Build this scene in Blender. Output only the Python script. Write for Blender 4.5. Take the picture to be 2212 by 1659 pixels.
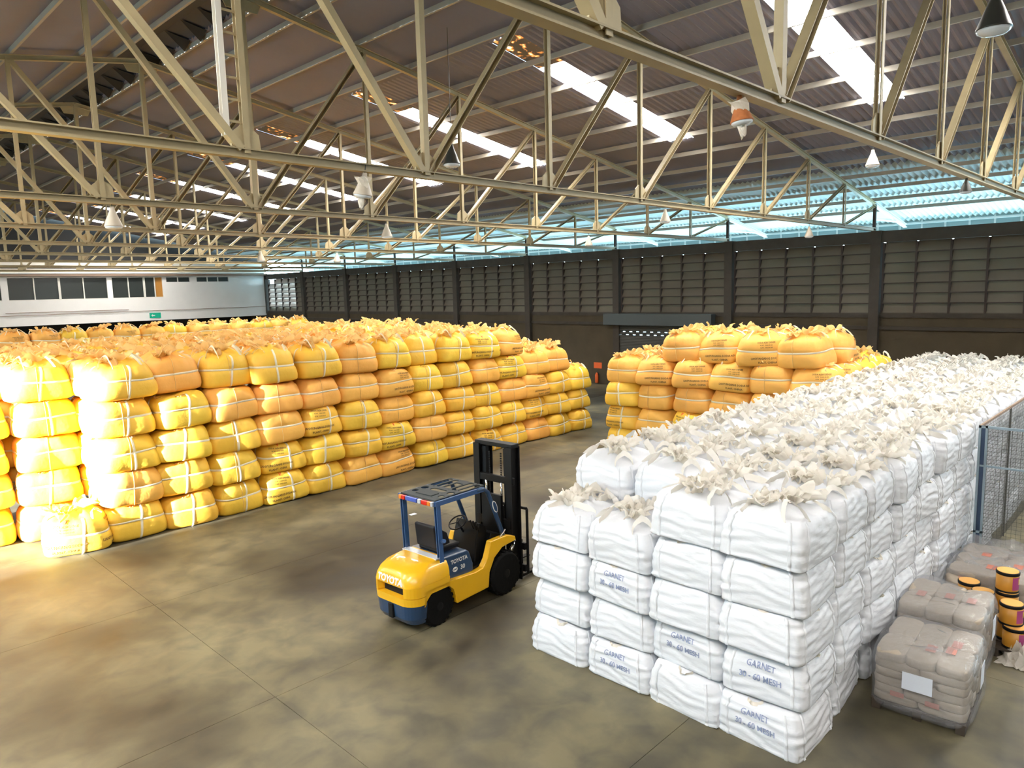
import bpy, math, random
import numpy as np
from mathutils import Vector, Matrix
PI = math.pi
sc = bpy.context.scene
for o in list(bpy.data.objects): bpy.data.objects.remove(o)
COL = sc.collection

# ------------------------------------------------------------------ camera
CAM_H = 4.9
def setup_camera():
    cx, cy = 1106.0, 829.5
    v1 = np.array([-505., 669.]); v2 = np.array([2640., 587.])
    f = math.sqrt(-((v1[0]-cx)*(v2[0]-cx)+(v1[1]-cy)*(v2[1]-cy)))
    ray = lambda p: np.array([p[0]-cx, p[1]-cy, f])/np.linalg.norm([p[0]-cx, p[1]-cy, f])
    Y = ray(v1); X = ray(v2); X -= X.dot(Y)*Y; X /= np.linalg.norm(X); Z = np.cross(X, Y)
    R = np.array([X, Y, Z])
    cam = bpy.data.cameras.new('camera'); cam.sensor_width = 36; cam.lens = f/2212*36
    cam.clip_end = 600; cam.clip_start = .05
    o = bpy.data.objects.new('camera', cam); COL.objects.link(o)
    m = Matrix.Identity(4)
    for i in range(3):
        m[i][0] = R[i][0]; m[i][1] = -R[i][1]; m[i][2] = -R[i][2]
    m[2][3] = CAM_H
    o.matrix_world = m
    sc.camera = o
setup_camera()

# ------------------------------------------------------------------ world, sun, exposure
SKY = 13.0
w = bpy.data.worlds.new('world'); sc.world = w; w.use_nodes = True
bg = w.node_tree.nodes['Background']
bg.inputs[0].default_value = (.62, .86, 1.0, 1); bg.inputs[1].default_value = SKY
sun = bpy.data.lights.new('sun', 'SUN'); sun.energy = 60; sun.angle = math.radians(1.5); sun.color = (.90, .94, 1)
so = bpy.data.objects.new('sun', sun); COL.objects.link(so)
so.rotation_euler = Vector((1, .10, -math.tan(math.radians(9)))).to_track_quat('-Z', 'Y').to_euler()
sc.view_settings.view_transform = 'Standard'; sc.view_settings.look = 'None'
sc.view_settings.gamma = 1; sc.view_settings.exposure = 0.35
sc.view_settings.use_curve_mapping = False
sc.cycles.max_bounces = 8; sc.cycles.diffuse_bounces = 4; sc.cycles.glossy_bounces = 3
sc.cycles.transparent_max_bounces = 8; sc.cycles.caustics_reflective = False; sc.cycles.caustics_refractive = False
sc.cycles.sample_clamp_indirect = 6
SKYLIGHT = 40.0

# ------------------------------------------------------------------ materials
def mat(name, col, rough=.6, metal=0., noise=0., nscale=8., bump=0., bscale=30., emit=None, estr=0., spec=None, objvar=0., coat=0., bmap=None):
    m = bpy.data.materials.new(name); m.use_nodes = True
    nt = m.node_tree; b = nt.nodes['Principled BSDF']
    b.inputs['Base Color'].default_value = (*col, 1); b.inputs['Roughness'].default_value = rough
    b.inputs['Metallic'].default_value = metal
    if spec is not None: b.inputs['Specular IOR Level'].default_value = spec
    if coat: b.inputs['Coat Weight'].default_value = coat
    if emit: b.inputs['Emission Color'].default_value = (*emit, 1); b.inputs['Emission Strength'].default_value = estr
    tc = nt.nodes.new('ShaderNodeTexCoord')
    last = None
    if noise:
        n = nt.nodes.new('ShaderNodeTexNoise'); n.inputs['Scale'].default_value = nscale; n.inputs['Detail'].default_value = 4
        nt.links.new(tc.outputs['Object'], n.inputs['Vector'])
        mx = nt.nodes.new('ShaderNodeMix'); mx.data_type = 'RGBA'
        mx.inputs[6].default_value = (*[c*(1-noise) for c in col], 1); mx.inputs[7].default_value = (*[min(1, c*(1+noise)) for c in col], 1)
        nt.links.new(n.outputs[0], mx.inputs[0]); last = mx.outputs[2]
    if objvar:
        oi = nt.nodes.new('ShaderNodeObjectInfo'); hs = nt.nodes.new('ShaderNodeHueSaturation')
        mr = nt.nodes.new('ShaderNodeMapRange'); mr.inputs[3].default_value = .5-objvar; mr.inputs[4].default_value = .5+objvar
        nt.links.new(oi.outputs['Random'], mr.inputs[0]); nt.links.new(mr.outputs[0], hs.inputs['Hue'])
        if last: nt.links.new(last, hs.inputs['Color'])
        else: hs.inputs['Color'].default_value = (*col, 1)
        last = hs.outputs[0]
    if last: nt.links.new(last, b.inputs['Base Color'])
    if bump:
        n2 = nt.nodes.new('ShaderNodeTexNoise'); n2.inputs['Scale'].default_value = bscale; n2.inputs['Detail'].default_value = 3
        if bmap:
            mp = nt.nodes.new('ShaderNodeMapping'); mp.inputs['Scale'].default_value = bmap
            nt.links.new(tc.outputs['Object'], mp.inputs[0]); nt.links.new(mp.outputs[0], n2.inputs['Vector'])
        else: nt.links.new(tc.outputs['Object'], n2.inputs['Vector'])
        bp = nt.nodes.new('ShaderNodeBump'); bp.inputs['Strength'].default_value = bump; bp.inputs['Distance'].default_value = .02
        nt.links.new(n2.outputs[0], bp.inputs['Height']); nt.links.new(bp.outputs[0], b.inputs['Normal'])
    return m
M = {}
M['cream'] = mat('cream_paint', (.40, .325, .185), .5, noise=.18, nscale=3)
M['chord'] = mat('cream_paint_chord', (.33, .27, .155), .5, noise=.2, nscale=2)
M['purlin'] = mat('purlin_paint', (.36, .33, .28), .6, noise=.1, nscale=2)
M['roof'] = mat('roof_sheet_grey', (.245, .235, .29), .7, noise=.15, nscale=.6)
M['rooflit'] = mat('eave_sheet_painted_lit', (.64, .72, .74), .6, noise=.1, nscale=.6)  # paler roof sheet towards the eave; daylight from outside is put into the colour
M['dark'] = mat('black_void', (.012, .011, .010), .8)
M['ridge'] = mat('ridge_dark', (.05, .05, .055), .8)
M['conc'] = mat('dark_concrete', (.050, .041, .033), .85, noise=.3, nscale=3, bump=.2, bscale=20)
M['concl'] = mat('wall_render', (.065, .050, .030), .9, noise=.25, nscale=1.5, bump=.2, bscale=20)
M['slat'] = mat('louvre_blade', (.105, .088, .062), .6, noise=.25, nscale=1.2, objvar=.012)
M['slatlit'] = mat('louvre_blade_painted_lit', (.62, .56, .52), .6, noise=.1, nscale=1.2)  # pale copy of the louvre blade, its lit look put into the colour
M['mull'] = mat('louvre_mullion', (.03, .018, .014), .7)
M['white'] = mat('white_plaster', (.74, .72, .70), .8, noise=.06, nscale=1.2, bump=.1)
M['whitewood'] = mat('white_frame', (.68, .66, .60), .6)
M['beam'] = mat('pale_beam', (.78, .74, .66), .6, noise=.08, nscale=1)
M['glassdark'] = mat('dark_glass', (.03, .035, .033), .25)
M['orange'] = mat('orange_board', (.42, .19, .03), .6)
M['green'] = mat('green_sign', (.0, .38, .24), .5)
M['greylid'] = mat('shutter_grey', (.06, .075, .080), .5)
M['shutter'] = mat('shutter_slats', (.055, .055, .048), .6)
M['pipe'] = mat('rusty_pipe', (.25, .17, .12), .7)
M['yel'] = mat('yellow_woven_bag', (.86, .53, .055), .62, noise=.05, nscale=5, bump=.45, bscale=8, objvar=.008)
M['peach'] = mat('peach_woven_bag', (.85, .44, .085), .62, noise=.05, nscale=5, bump=.4, bscale=7, objvar=.006)
M['yeltop'] = mat('yellow_bag_top_cloth', (.85, .60, .22), .65, noise=.1, nscale=9, bump=.6, bscale=14, objvar=.01)
M['strap'] = mat('white_webbing', (.88, .82, .62), .6)
M['ink'] = mat('dark_print', (.20, .11, .03), .7)
M['red'] = mat('red_print', (.80, .14, .03), .7)
M['wht'] = mat('white_woven_bag', (.74, .765, .81), .65, noise=.03, nscale=4, bump=.55, bscale=4, bmap=(1, 1, 3))
M['whttop'] = mat('white_bag_top_cloth', (.86, .80, .70), .7, noise=.07, nscale=8, bump=.6, bscale=12)
M['whtstrap'] = mat('white_lift_loop', (.86, .83, .76), .6)
M['inkblue'] = mat('blue_grey_print', (.26, .31, .47), .7)
M['skyglow'] = mat('skylight_pane_lit', (.9, .9, .9), .5, emit=(1.0, .96, .90), estr=SKYLIGHT)
M['black'] = mat('black_steel', (.004, .004, .0045), .55, spec=.25)
M['rubber'] = mat('tyre_rubber', (.005, .005, .005), .8, bump=.3, bscale=20, spec=.15)
M['navy'] = mat('navy_paint', (.018, .05, .115), .35, noise=.15, nscale=5, coat=.3)
M['blue'] = mat('blue_paint', (.03, .085, .22), .35, coat=.3)
M['fkyel'] = mat('forklift_yellow', (.84, .46, .012), .32, noise=.04, nscale=4, coat=.4)
M['vinyl'] = mat('black_vinyl', (.006, .006, .009), .5, spec=.3)
M['grey'] = mat('guard_grey', (.045, .053, .056), .7, spec=.25)
M['lens'] = mat('red_lens', (.65, .02, .01), .2, coat=.5)
M['amber'] = mat('amber_lens', (.8, .22, .02), .2, coat=.5)
M['bluelens'] = mat('blue_lens', (.06, .11, .45), .2, coat=.5)
M['silver'] = mat('clear_lens', (.55, .58, .62), .2)
M['chrome'] = mat('chrome', (.8, .8, .82), .12, metal=1)
M['decal'] = mat('white_decal', (.75, .75, .72), .5)
M['paper'] = mat('paper_sheet', (.72, .78, .88), .6)
M['sack'] = mat('tan_paper_sack', (.42, .35, .27), .6, noise=.15, nscale=6, bump=.5, bscale=10)
M['sackred'] = mat('faded_red_print', (.52, .22, .17), .6)
M['wood'] = mat('pallet_wood', (.05, .037, .026), .8, noise=.3, nscale=8)
M['drum'] = mat('orange_drum_side', (.58, .27, .03), .4)
M['drumlid'] = mat('orange_drum_lid', (.80, .42, .10), .45)
M['druml'] = mat('purple_label', (.42, .07, .24), .5)
M['druml2'] = mat('yellow_patch', (.85, .65, .12), .5)
M['alu'] = mat('pale_blue_frame', (.30, .40, .47), .4, metal=.2)
M['wire'] = mat('wire_grey', (.10, .10, .09), .5)
M['lamp'] = mat('lamp_reflector_dark', (.04, .04, .035), .4)
M['lampp'] = mat('lamp_reflector_pale', (.55, .48, .38), .45)
M['lampg'] = mat('lamp_glass', (.7, .75, .8), .1, coat=.5)
M['cloth'] = mat('torn_white_cover', (.75, .68, .58), .8, bump=.5)
M['rust'] = mat('rust_orange', (.42, .14, .04), .8, noise=.4, nscale=15)
M['outside'] = mat('outside_ground', (.60, .78, .80), .9)
M['fascia'] = mat('fascia_pale', (.30, .42, .45), .6)
M['lightst'] = mat('eave_rafter', (.68, .72, .72), .5)

def thin_cloth(name, col, tr=.45, **k):
    m = mat(name, col, .65, **k); nt = m.node_tree; b = nt.nodes['Principled BSDF']; out = nt.nodes['Material Output']
    t = nt.nodes.new('ShaderNodeBsdfTranslucent'); t.inputs[0].default_value = (*col, 1)
    mx = nt.nodes.new('ShaderNodeMixShader'); mx.inputs[0].default_value = tr
    nt.links.new(b.outputs[0], mx.inputs[1]); nt.links.new(t.outputs[0], mx.inputs[2]); nt.links.new(mx.outputs[0], out.inputs[0])
    return m
M['yeltop'] = thin_cloth('yellow_bag_top_cloth', (.90, .64, .26), noise=.06, nscale=9)
M['strap'] = thin_cloth('white_webbing', (.92, .86, .66), .25)
M['whttop'] = thin_cloth('white_bag_top_cloth', (.93, .89, .81), noise=.03, nscale=8)
M['whtstrap'] = thin_cloth('white_lift_loop', (.95, .93, .88), .35)
def film_mat():
    m = bpy.data.materials.new('stretch_film'); m.use_nodes = True; nt = m.node_tree
    nt.nodes.clear(); out = nt.nodes.new('ShaderNodeOutputMaterial')
    tr = nt.nodes.new('ShaderNodeBsdfTransparent'); tr.inputs[0].default_value = (.93, .94, .96, 1)
    gl = nt.nodes.new('ShaderNodeBsdfPrincipled'); gl.inputs['Base Color'].default_value = (.62, .62, .64, 1); gl.inputs['Roughness'].default_value = .16
    gl.inputs['Specular IOR Level'].default_value = 1.0
    mx = nt.nodes.new('ShaderNodeMixShader'); mx.inputs[0].default_value = .27
    n = nt.nodes.new('ShaderNodeTexNoise'); n.inputs['Scale'].default_value = 6; n.inputs['Detail'].default_value = 4
    tc = nt.nodes.new('ShaderNodeTexCoord'); mp = nt.nodes.new('ShaderNodeMapping'); mp.inputs['Scale'].default_value = (1, 1, 4)
    nt.links.new(tc.outputs['Object'], mp.inputs[0]); nt.links.new(mp.outputs[0], n.inputs['Vector'])
    bp = nt.nodes.new('ShaderNodeBump'); bp.inputs['Strength'].default_value = .8; bp.inputs['Distance'].default_value = .04
    nt.links.new(n.outputs[0], bp.inputs['Height']); nt.links.new(bp.outputs[0], gl.inputs['Normal'])
    nt.links.new(tr.outputs[0], mx.inputs[1]); nt.links.new(gl.outputs[0], mx.inputs[2]); nt.links.new(mx.outputs[0], out.inputs[0])
    return m
M['film'] = film_mat()

def floor_mat():
    m = mat('stained_concrete_floor', (.12, .10, .07), .45)
    nt = m.node_tree; b = nt.nodes['Principled BSDF']; g = nt.nodes.new('ShaderNodeNewGeometry')
    def noise(s, d, dist=0):
        n = nt.nodes.new('ShaderNodeTexNoise'); n.inputs['Scale'].default_value = s; n.inputs['Detail'].default_value = d
        n.inputs['Distortion'].default_value = dist; nt.links.new(g.outputs['Position'], n.inputs['Vector']); return n
    n1 = noise(.33, 3, .4); n2 = noise(2.2, 8, .3); n3 = noise(9, 6)
    r1 = nt.nodes.new('ShaderNodeValToRGB'); r1.color_ramp.elements[0].position = .36; r1.color_ramp.elements[1].position = .66
    r1.color_ramp.elements[0].color = (.040, .033, .021, 1); r1.color_ramp.elements[1].color = (.190, .172, .110, 1)
    nt.links.new(n1.outputs[0], r1.inputs[0])
    r2 = nt.nodes.new('ShaderNodeValToRGB'); r2.color_ramp.elements[0].position = .33; r2.color_ramp.elements[1].position = .62
    r2.color_ramp.elements[0].color = (.50, .50, .52, 1); r2.color_ramp.elements[1].color = (1.2, 1.15, 1.0, 1)
    nt.links.new(n2.outputs[0], r2.inputs[0])
    mx = nt.nodes.new('ShaderNodeMix'); mx.data_type = 'RGBA'; mx.blend_type = 'MULTIPLY'; mx.inputs[0].default_value = .8
    nt.links.new(r1.outputs[0], mx.inputs[6]); nt.links.new(r2.outputs[0], mx.inputs[7]); nt.links.new(mx.outputs[2], b.inputs['Base Color'])
    mr = nt.nodes.new('ShaderNodeMapRange'); mr.inputs[3].default_value = .46; mr.inputs[4].default_value = .75
    nt.links.new(n2.outputs[0], mr.inputs[0]); nt.links.new(mr.outputs[0], b.inputs['Roughness'])
    bp = nt.nodes.new('ShaderNodeBump'); bp.inputs['Strength'].default_value = .12; bp.inputs['Distance'].default_value = .01
    nt.links.new(n3.outputs[0], bp.inputs['Height']); nt.links.new(bp.outputs[0], b.inputs['Normal'])
    return m
M['floor'] = floor_mat()

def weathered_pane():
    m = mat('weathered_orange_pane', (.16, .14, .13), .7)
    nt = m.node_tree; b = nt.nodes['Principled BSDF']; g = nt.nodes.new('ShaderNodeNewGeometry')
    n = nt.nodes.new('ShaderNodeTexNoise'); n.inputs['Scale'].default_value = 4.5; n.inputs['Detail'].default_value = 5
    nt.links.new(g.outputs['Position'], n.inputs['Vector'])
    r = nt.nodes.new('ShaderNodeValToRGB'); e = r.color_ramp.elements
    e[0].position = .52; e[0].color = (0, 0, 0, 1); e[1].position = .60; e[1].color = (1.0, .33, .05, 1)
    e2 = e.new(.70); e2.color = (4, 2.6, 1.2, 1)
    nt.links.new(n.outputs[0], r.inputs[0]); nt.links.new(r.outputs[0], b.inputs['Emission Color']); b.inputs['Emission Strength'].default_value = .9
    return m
M['weather'] = weathered_pane()

# ------------------------------------------------------------------ mesh helpers
class MB:
    def __init__(s): s.v = []; s.f = []
    def add(s, vs, fs):
        n = len(s.v); s.v += [tuple(p) for p in vs]; s.f += [tuple(i+n for i in f) for f in fs]; return s
    def box(s, c, d, rot=None):
        hx, hy, hz = d[0]/2, d[1]/2, d[2]/2
        vs = [Vector((x*hx, y*hy, z*hz)) for z in (-1, 1) for x, y in ((-1, -1), (1, -1), (1, 1), (-1, 1))]
        if rot is not None: vs = [rot @ v for v in vs]
        c = Vector(c)
        return s.add([v+c for v in vs], [(3, 2, 1, 0), (4, 5, 6, 7), (0, 1, 5, 4), (1, 2, 6, 5), (2, 3, 7, 6), (3, 0, 4, 7)])
    def b2(s, x0, x1, y0, y1, z0, z1): return s.box(((x0+x1)/2, (y0+y1)/2, (z0+z1)/2), (x1-x0, y1-y0, z1-z0))
    def extr(s, p0, p1, prof, up=(0, 0, 1), caps=True):
        p0 = Vector(p0); p1 = Vector(p1); d = (p1-p0).normalized(); up = Vector(up)
        side = d.cross(up)
        if side.length < 1e-4: side = d.cross(Vector((0, 1, 0)))
        side.normalize(); u2 = side.cross(d)
        n = len(prof)
        vs = [p0+side*a+u2*b for a, b in prof]+[p1+side*a+u2*b for a, b in prof]
        fs = [(i, (i+1) % n, n+(i+1) % n, n+i) for i in range(n)]
        if caps: fs += [tuple(range(n-1, -1, -1)), tuple(range(n, 2*n))]
        return s.add(vs, fs)
    def tube(s, pts, r, n=8, closed=False):
        pts = [Vector(p) for p in pts]; rs = r if isinstance(r, (list, tuple)) else [r]*len(pts)
        rings = []; up = Vector((0, 0, 1)); N = len(pts)
        for i, p in enumerate(pts):
            a = pts[(i-1) % N] if closed else pts[max(i-1, 0)]; b = pts[(i+1) % N] if closed else pts[min(i+1, N-1)]
            d = (b-a).normalized(); sd = d.cross(up)
            if sd.length < .05: sd = d.cross(Vector((1, 0, 0)))
            sd.normalize(); u = sd.cross(d); up = u if False else up
            rings.append([p+(sd*math.cos(2*PI*k/n)+u*math.sin(2*PI*k/n))*rs[i] for k in range(n)])
        vs = [q for rg in rings for q in rg]; fs = []
        for i in range(N if closed else N-1):
            j = (i+1) % N
            fs += [(i*n+k, i*n+(k+1) % n, j*n+(k+1) % n, j*n+k) for k in range(n)]
        if not closed: fs += [tuple(range(n-1, -1, -1)), tuple(range((N-1)*n, N*n))]
        return s.add(vs, fs)
    def lathe(s, prof, c=(0, 0, 0), n=16, axis='z'):
        vs = []; fs = []
        for r, z in prof:
            for k in range(n):
                a = 2*PI*k/n; x, y = r*math.cos(a), r*math.sin(a)
                p = (x, y, z) if axis == 'z' else ((x, z, y) if axis == 'y' else (z, x, y))
                vs.append((p[0]+c[0], p[1]+c[1], p[2]+c[2]))
        m = len(prof)
        for i in range(m-1): fs += [(i*n+k, i*n+(k+1) % n, (i+1)*n+(k+1) % n, (i+1)*n+k) for k in range(n)]
        fs += [tuple(range(n-1, -1, -1)), tuple(range((m-1)*n, m*n))]
        return s.add(vs, fs)
    def prism(s, poly, a0, a1, axis='y'):
        n = len(poly)
        def P(u, v, a): return (u, a, v) if axis == 'y' else ((a, u, v) if axis == 'x' else (u, v, a))
        vs = [P(u, v, a0) for u, v in poly]+[P(u, v, a1) for u, v in poly]
        return s.add(vs, [(i, (i+1) % n, n+(i+1) % n, n+i) for i in range(n)]+[tuple(range(n-1, -1, -1)), tuple(range(n, 2*n))])
    def grid(s, pts):     # pts[i][j]
        R = len(pts); C = len(pts[0]); vs = [p for r in pts for p in r]
        return s.add(vs, [(i*C+j, i*C+j+1, (i+1)*C+j+1, (i+1)*C+j) for i in range(R-1) for j in range(C-1)])
    def mesh(s, name, m, smooth=False):
        me = bpy.data.meshes.new(name); me.from_pydata(s.v, [], s.f); me.update()
        import bmesh
        bm = bmesh.new(); bm.from_mesh(me); bmesh.ops.recalc_face_normals(bm, faces=bm.faces); bm.to_mesh(me); bm.free()
        me.materials.append(m)
        if smooth: me.polygons.foreach_set('use_smooth', [True]*len(me.polygons))
        return me
    def obj(s, name, m, parent=None, smooth=False, bevel=0, loc=None):
        o = bpy.data.objects.new(name, s.mesh(name, m, smooth)); COL.objects.link(o)
        if parent: o.parent = parent
        if loc: o.location = loc
        if bevel:
            bv = o.modifiers.new('bevel', 'BEVEL'); bv.width = bevel; bv.segments = 3; bv.limit_method = 'ANGLE'; bv.angle_limit = math.radians(35)
            o.data.polygons.foreach_set('use_smooth', [True]*len(o.data.polygons))
            wn = o.modifiers.new('normals', 'WEIGHTED_NORMAL'); wn.keep_sharp = True
        return o
def link(name, me, parent=None, loc=None, rot=None):
    o = bpy.data.objects.new(name, me); COL.objects.link(o)
    if parent: o.parent = parent
    if loc: o.location = loc
    if rot: o.rotation_euler = rot
    return o
def tag(o, label=None, cat=None, group=None, kind=None):
    if label: o['label'] = label
    if cat: o['category'] = cat
    if group: o['group'] = group
    if kind: o['kind'] = kind
    return o
def empty(name, loc=(0, 0, 0), rz=0.):
    o = bpy.data.objects.new(name, None); COL.objects.link(o); o.location = loc; o.rotation_euler = (0, 0, rz)
    o.empty_display_size = .1
    return o
def copy_tree(o, parent=None):
    c = o.copy(); COL.objects.link(c); c.parent = parent
    for ch in o.children: copy_tree(ch, c)
    return c
def Ip(w, h, t): # I profile
    a, b = w/2, h/2
    return [(-a, -b), (a, -b), (a, -b+t), (t/2, -b+t), (t/2, b-t), (a, b-t), (a, b), (-a, b), (-a, b-t), (-t/2, b-t), (-t/2, -b+t), (-a, -b+t)]
def Cp(w, h, t): # channel opening to +a
    a, b = w/2, h/2
    return [(-a, -b), (a, -b), (a, -b+t), (-a+t, -b+t), (-a+t, b-t), (a, b-t), (a, b), (-a, b)]
def Rp(w, h): return [(-w/2, -h/2), (w/2, -h/2), (w/2, h/2), (-w/2, h/2)]

# ------------------------------------------------------------------ layout numbers (metres)
WX = 29.55; RX = 7.85; Y0 = 9.55; BAY = 6.0; LXW = RX-(WX-RX); YE = 57.5; YB = -14.45
ZB = 6.82; ZR = 11.35; SL = .166
def ztop(x): return ZR-SL*abs(x-RX)
OFF = .27   # roof sheet above the chord centre line
EAVE = 33.6

# ------------------------------------------------------------------ floor
def build_floor():
    fl = MB().b2(LXW-1, WX+.3, YB-.5, YE+4, -.25, -.012).obj('floor', M['dark'])
    tag(fl, 'stained brown concrete warehouse floor with fine joints between its slabs', kind='structure')
    sx, sy = 6.2, 4.0
    me = MB().b2(.003, sx-.003, .003, sy-.003, -.012, 0).mesh('slab', M['floor'])
    for i in range(8):
        for j in range(19):
            link('slab', me, fl, (LXW-1+i*sx+.1, -16.0+j*sy, 0))
    g = MB().b2(-90, 130, -90, 150, -.6, -.3).obj('ground', M['outside']); tag(g, 'bright yard ground outside the warehouse walls', kind='structure')
build_floor()

# ------------------------------------------------------------------ louvred side wall (right)
def build_right_wall():
    wl = empty('wall_right', (WX, 0, 0)); tag(wl, 'dark rendered lower wall and beams below the louvres on the far long side', kind='structure')
    # lower wall, with openings for shutters
    def seg(y0, y1, z0, z1, name='render_panel', m='concl', x0=0., x1=.2):
        return MB().b2(x0, x1, y0, y1, z0, z1).obj(name, M[m], wl)
    DO = [(16.25, 21.3), (39.9, 44.9)]
    y = YB
    for a, b in DO: seg(y, a, 0, 3.05); y = b
    seg(y, YE+3.5, 0, 3.05); seg(YE, YE+3.5, 3.05, 3.7)
    seg(YB, YE, 3.05, 3.18, 'ledge', 'conc', -.08, .2)
    seg(YB, YE, 3.18, 3.50, 'render_band', 'concl', 0, .2)
    seg(YB, YE, 3.50, 3.70, 'sill_beam', 'conc', -.05, .2)
    seg(YB, YE, 6.32, 6.74, 'top_beam', 'conc', -.12, .16)
    # columns
    cme = MB().box((0, 0, 3.38), (.38, .36, 6.76)).mesh('column', M['conc'])
    for k in range(-4, 9):
        c = link('column', cme, None, (WX-.02, Y0+BAY*k-(.18 if k < 8 else .05)+.04, 0))
        tag(c, kind='structure', group='concrete columns along the louvred wall')
        c['label'] = 'square dark concrete column between the louvre panels'
    # louvre windows
    zs0, zs1 = 3.68, 6.30; nr = 7; nc = 5; dz = (zs1-zs0)/nr
    wid = (BAY-.40)/nc
    slat = MB().prism([(-.115, 0), (-.10, -.012), (.075, dz*1.02), (.06, dz*1.05)], .03, wid-.03, 'y').mesh('slat', M['slat'])
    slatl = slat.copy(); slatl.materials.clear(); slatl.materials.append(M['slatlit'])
    mull = MB().b2(-.11, .09, -.035, .035, zs0-.02, zs1).mesh('mullion', M['mull'])
    shade_strip = MB().b2(-.125, -.10, .0, BAY-.40, -.028, .012).mesh('louvre_shade_strip', M['mull'])  # dark strip added at each row boundary to draw the shade between blades
    rng = random.Random(4); n = 0
    for k in range(-2, 8):
        n += 1
        yb = Y0+BAY*k+.02
        wn = empty('window_%d' % n, (WX+.06, yb, 0)); wn['kind'] = 'structure'
        for c in range(nc+1): link('mullion', mull, wn, (0, c*wid, 0))
        for r in range(1, nr): link('louvre_shade_strip', shade_strip, wn, (0, 0, zs0+r*dz))
        for r in range(nr):
            for c in range(nc):
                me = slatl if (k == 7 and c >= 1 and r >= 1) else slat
                if k == 7 and c == 4 and r == 6: continue
                link('slat', me, wn, (0, c*wid, zs0+r*dz), (0, 0, 0))
        lab = ['dark louvre panel, the second one beyond the picture edge at right', 'dark louvre panel just beyond the picture edge at right', 'right-most full louvre panel, right of the widest column', 'dark louvre panel just right of the roller shutter',
               'dark louvre panel directly above the roller shutter', 'dark louvre panel just left of the roller shutter', 'dark louvre panel, second left of the roller shutter', 'dark louvre panel above the small dark doorway',
               'dark louvre panel, second from the white end wall', 'furthest louvre panel beside the white end wall, its blades painted pale as if lit'][k+2]
        wn['label'] = lab
    # roller shutter
    d = empty('door_1', (WX-.12, 16.05, 0)); tag(d, 'grey roller shutter with box housing and two rows of light slots', kind='structure')
    MB().b2(-.35, .05, 0, 5.95, 3.06, 3.62).obj('shutter_housing', M['greylid'], d, bevel=.02)
    MB().b2(-.05, .05, .1, .2, 0, 3.06).b2(-.05, .05, 5.35, 5.45, 0, 3.06).obj('guide_rail', M['black'], d)
    sh = .075; zz = 0
    rows = int(3.06/sh)+2
    lm = MB().prism([(0, -.004), (.03, sh*.5), (0, sh+.004), (-.012, sh*.5)], .2, 5.35, 'y').mesh('shutter_slat', M['shutter'])
    for r in range(rows):
        z = r*sh
        if r in (34, 36):
            b = MB(); off = 0 if r == 34 else .2; y = .2
            b.b2(0, .012, .2, 5.35, 0, .024).b2(0, .012, .2, 5.35, sh-.022, sh)
            while y < 5.35:
                a2 = min(y+.27 , 5.35); b.b2(0, .012, max(.2, y+off-.2), min(a2+off-.2-.02, 5.35), 0, sh); y += .40
            b.obj('slotted_slat', M['shutter'], d, loc=(0, 0, z))
        else: link('shutter_slat', lm, d, (0, 0, z))
    # second doorway further left
    d2 = empty('door_2', (WX, 39.9, 0)); tag(d2, 'dark closed doorway under the ledge near the far corner', kind='structure')
    MB().b2(.02, .10, 0, 5.0, 0, 3.0).obj('door_leaf', M['greylid'], d2)
    MB().b2(-.1, .05, -.1, 5.1, 2.95, 3.08).obj('lintel', M['black'], d2)
build_right_wall()

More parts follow.
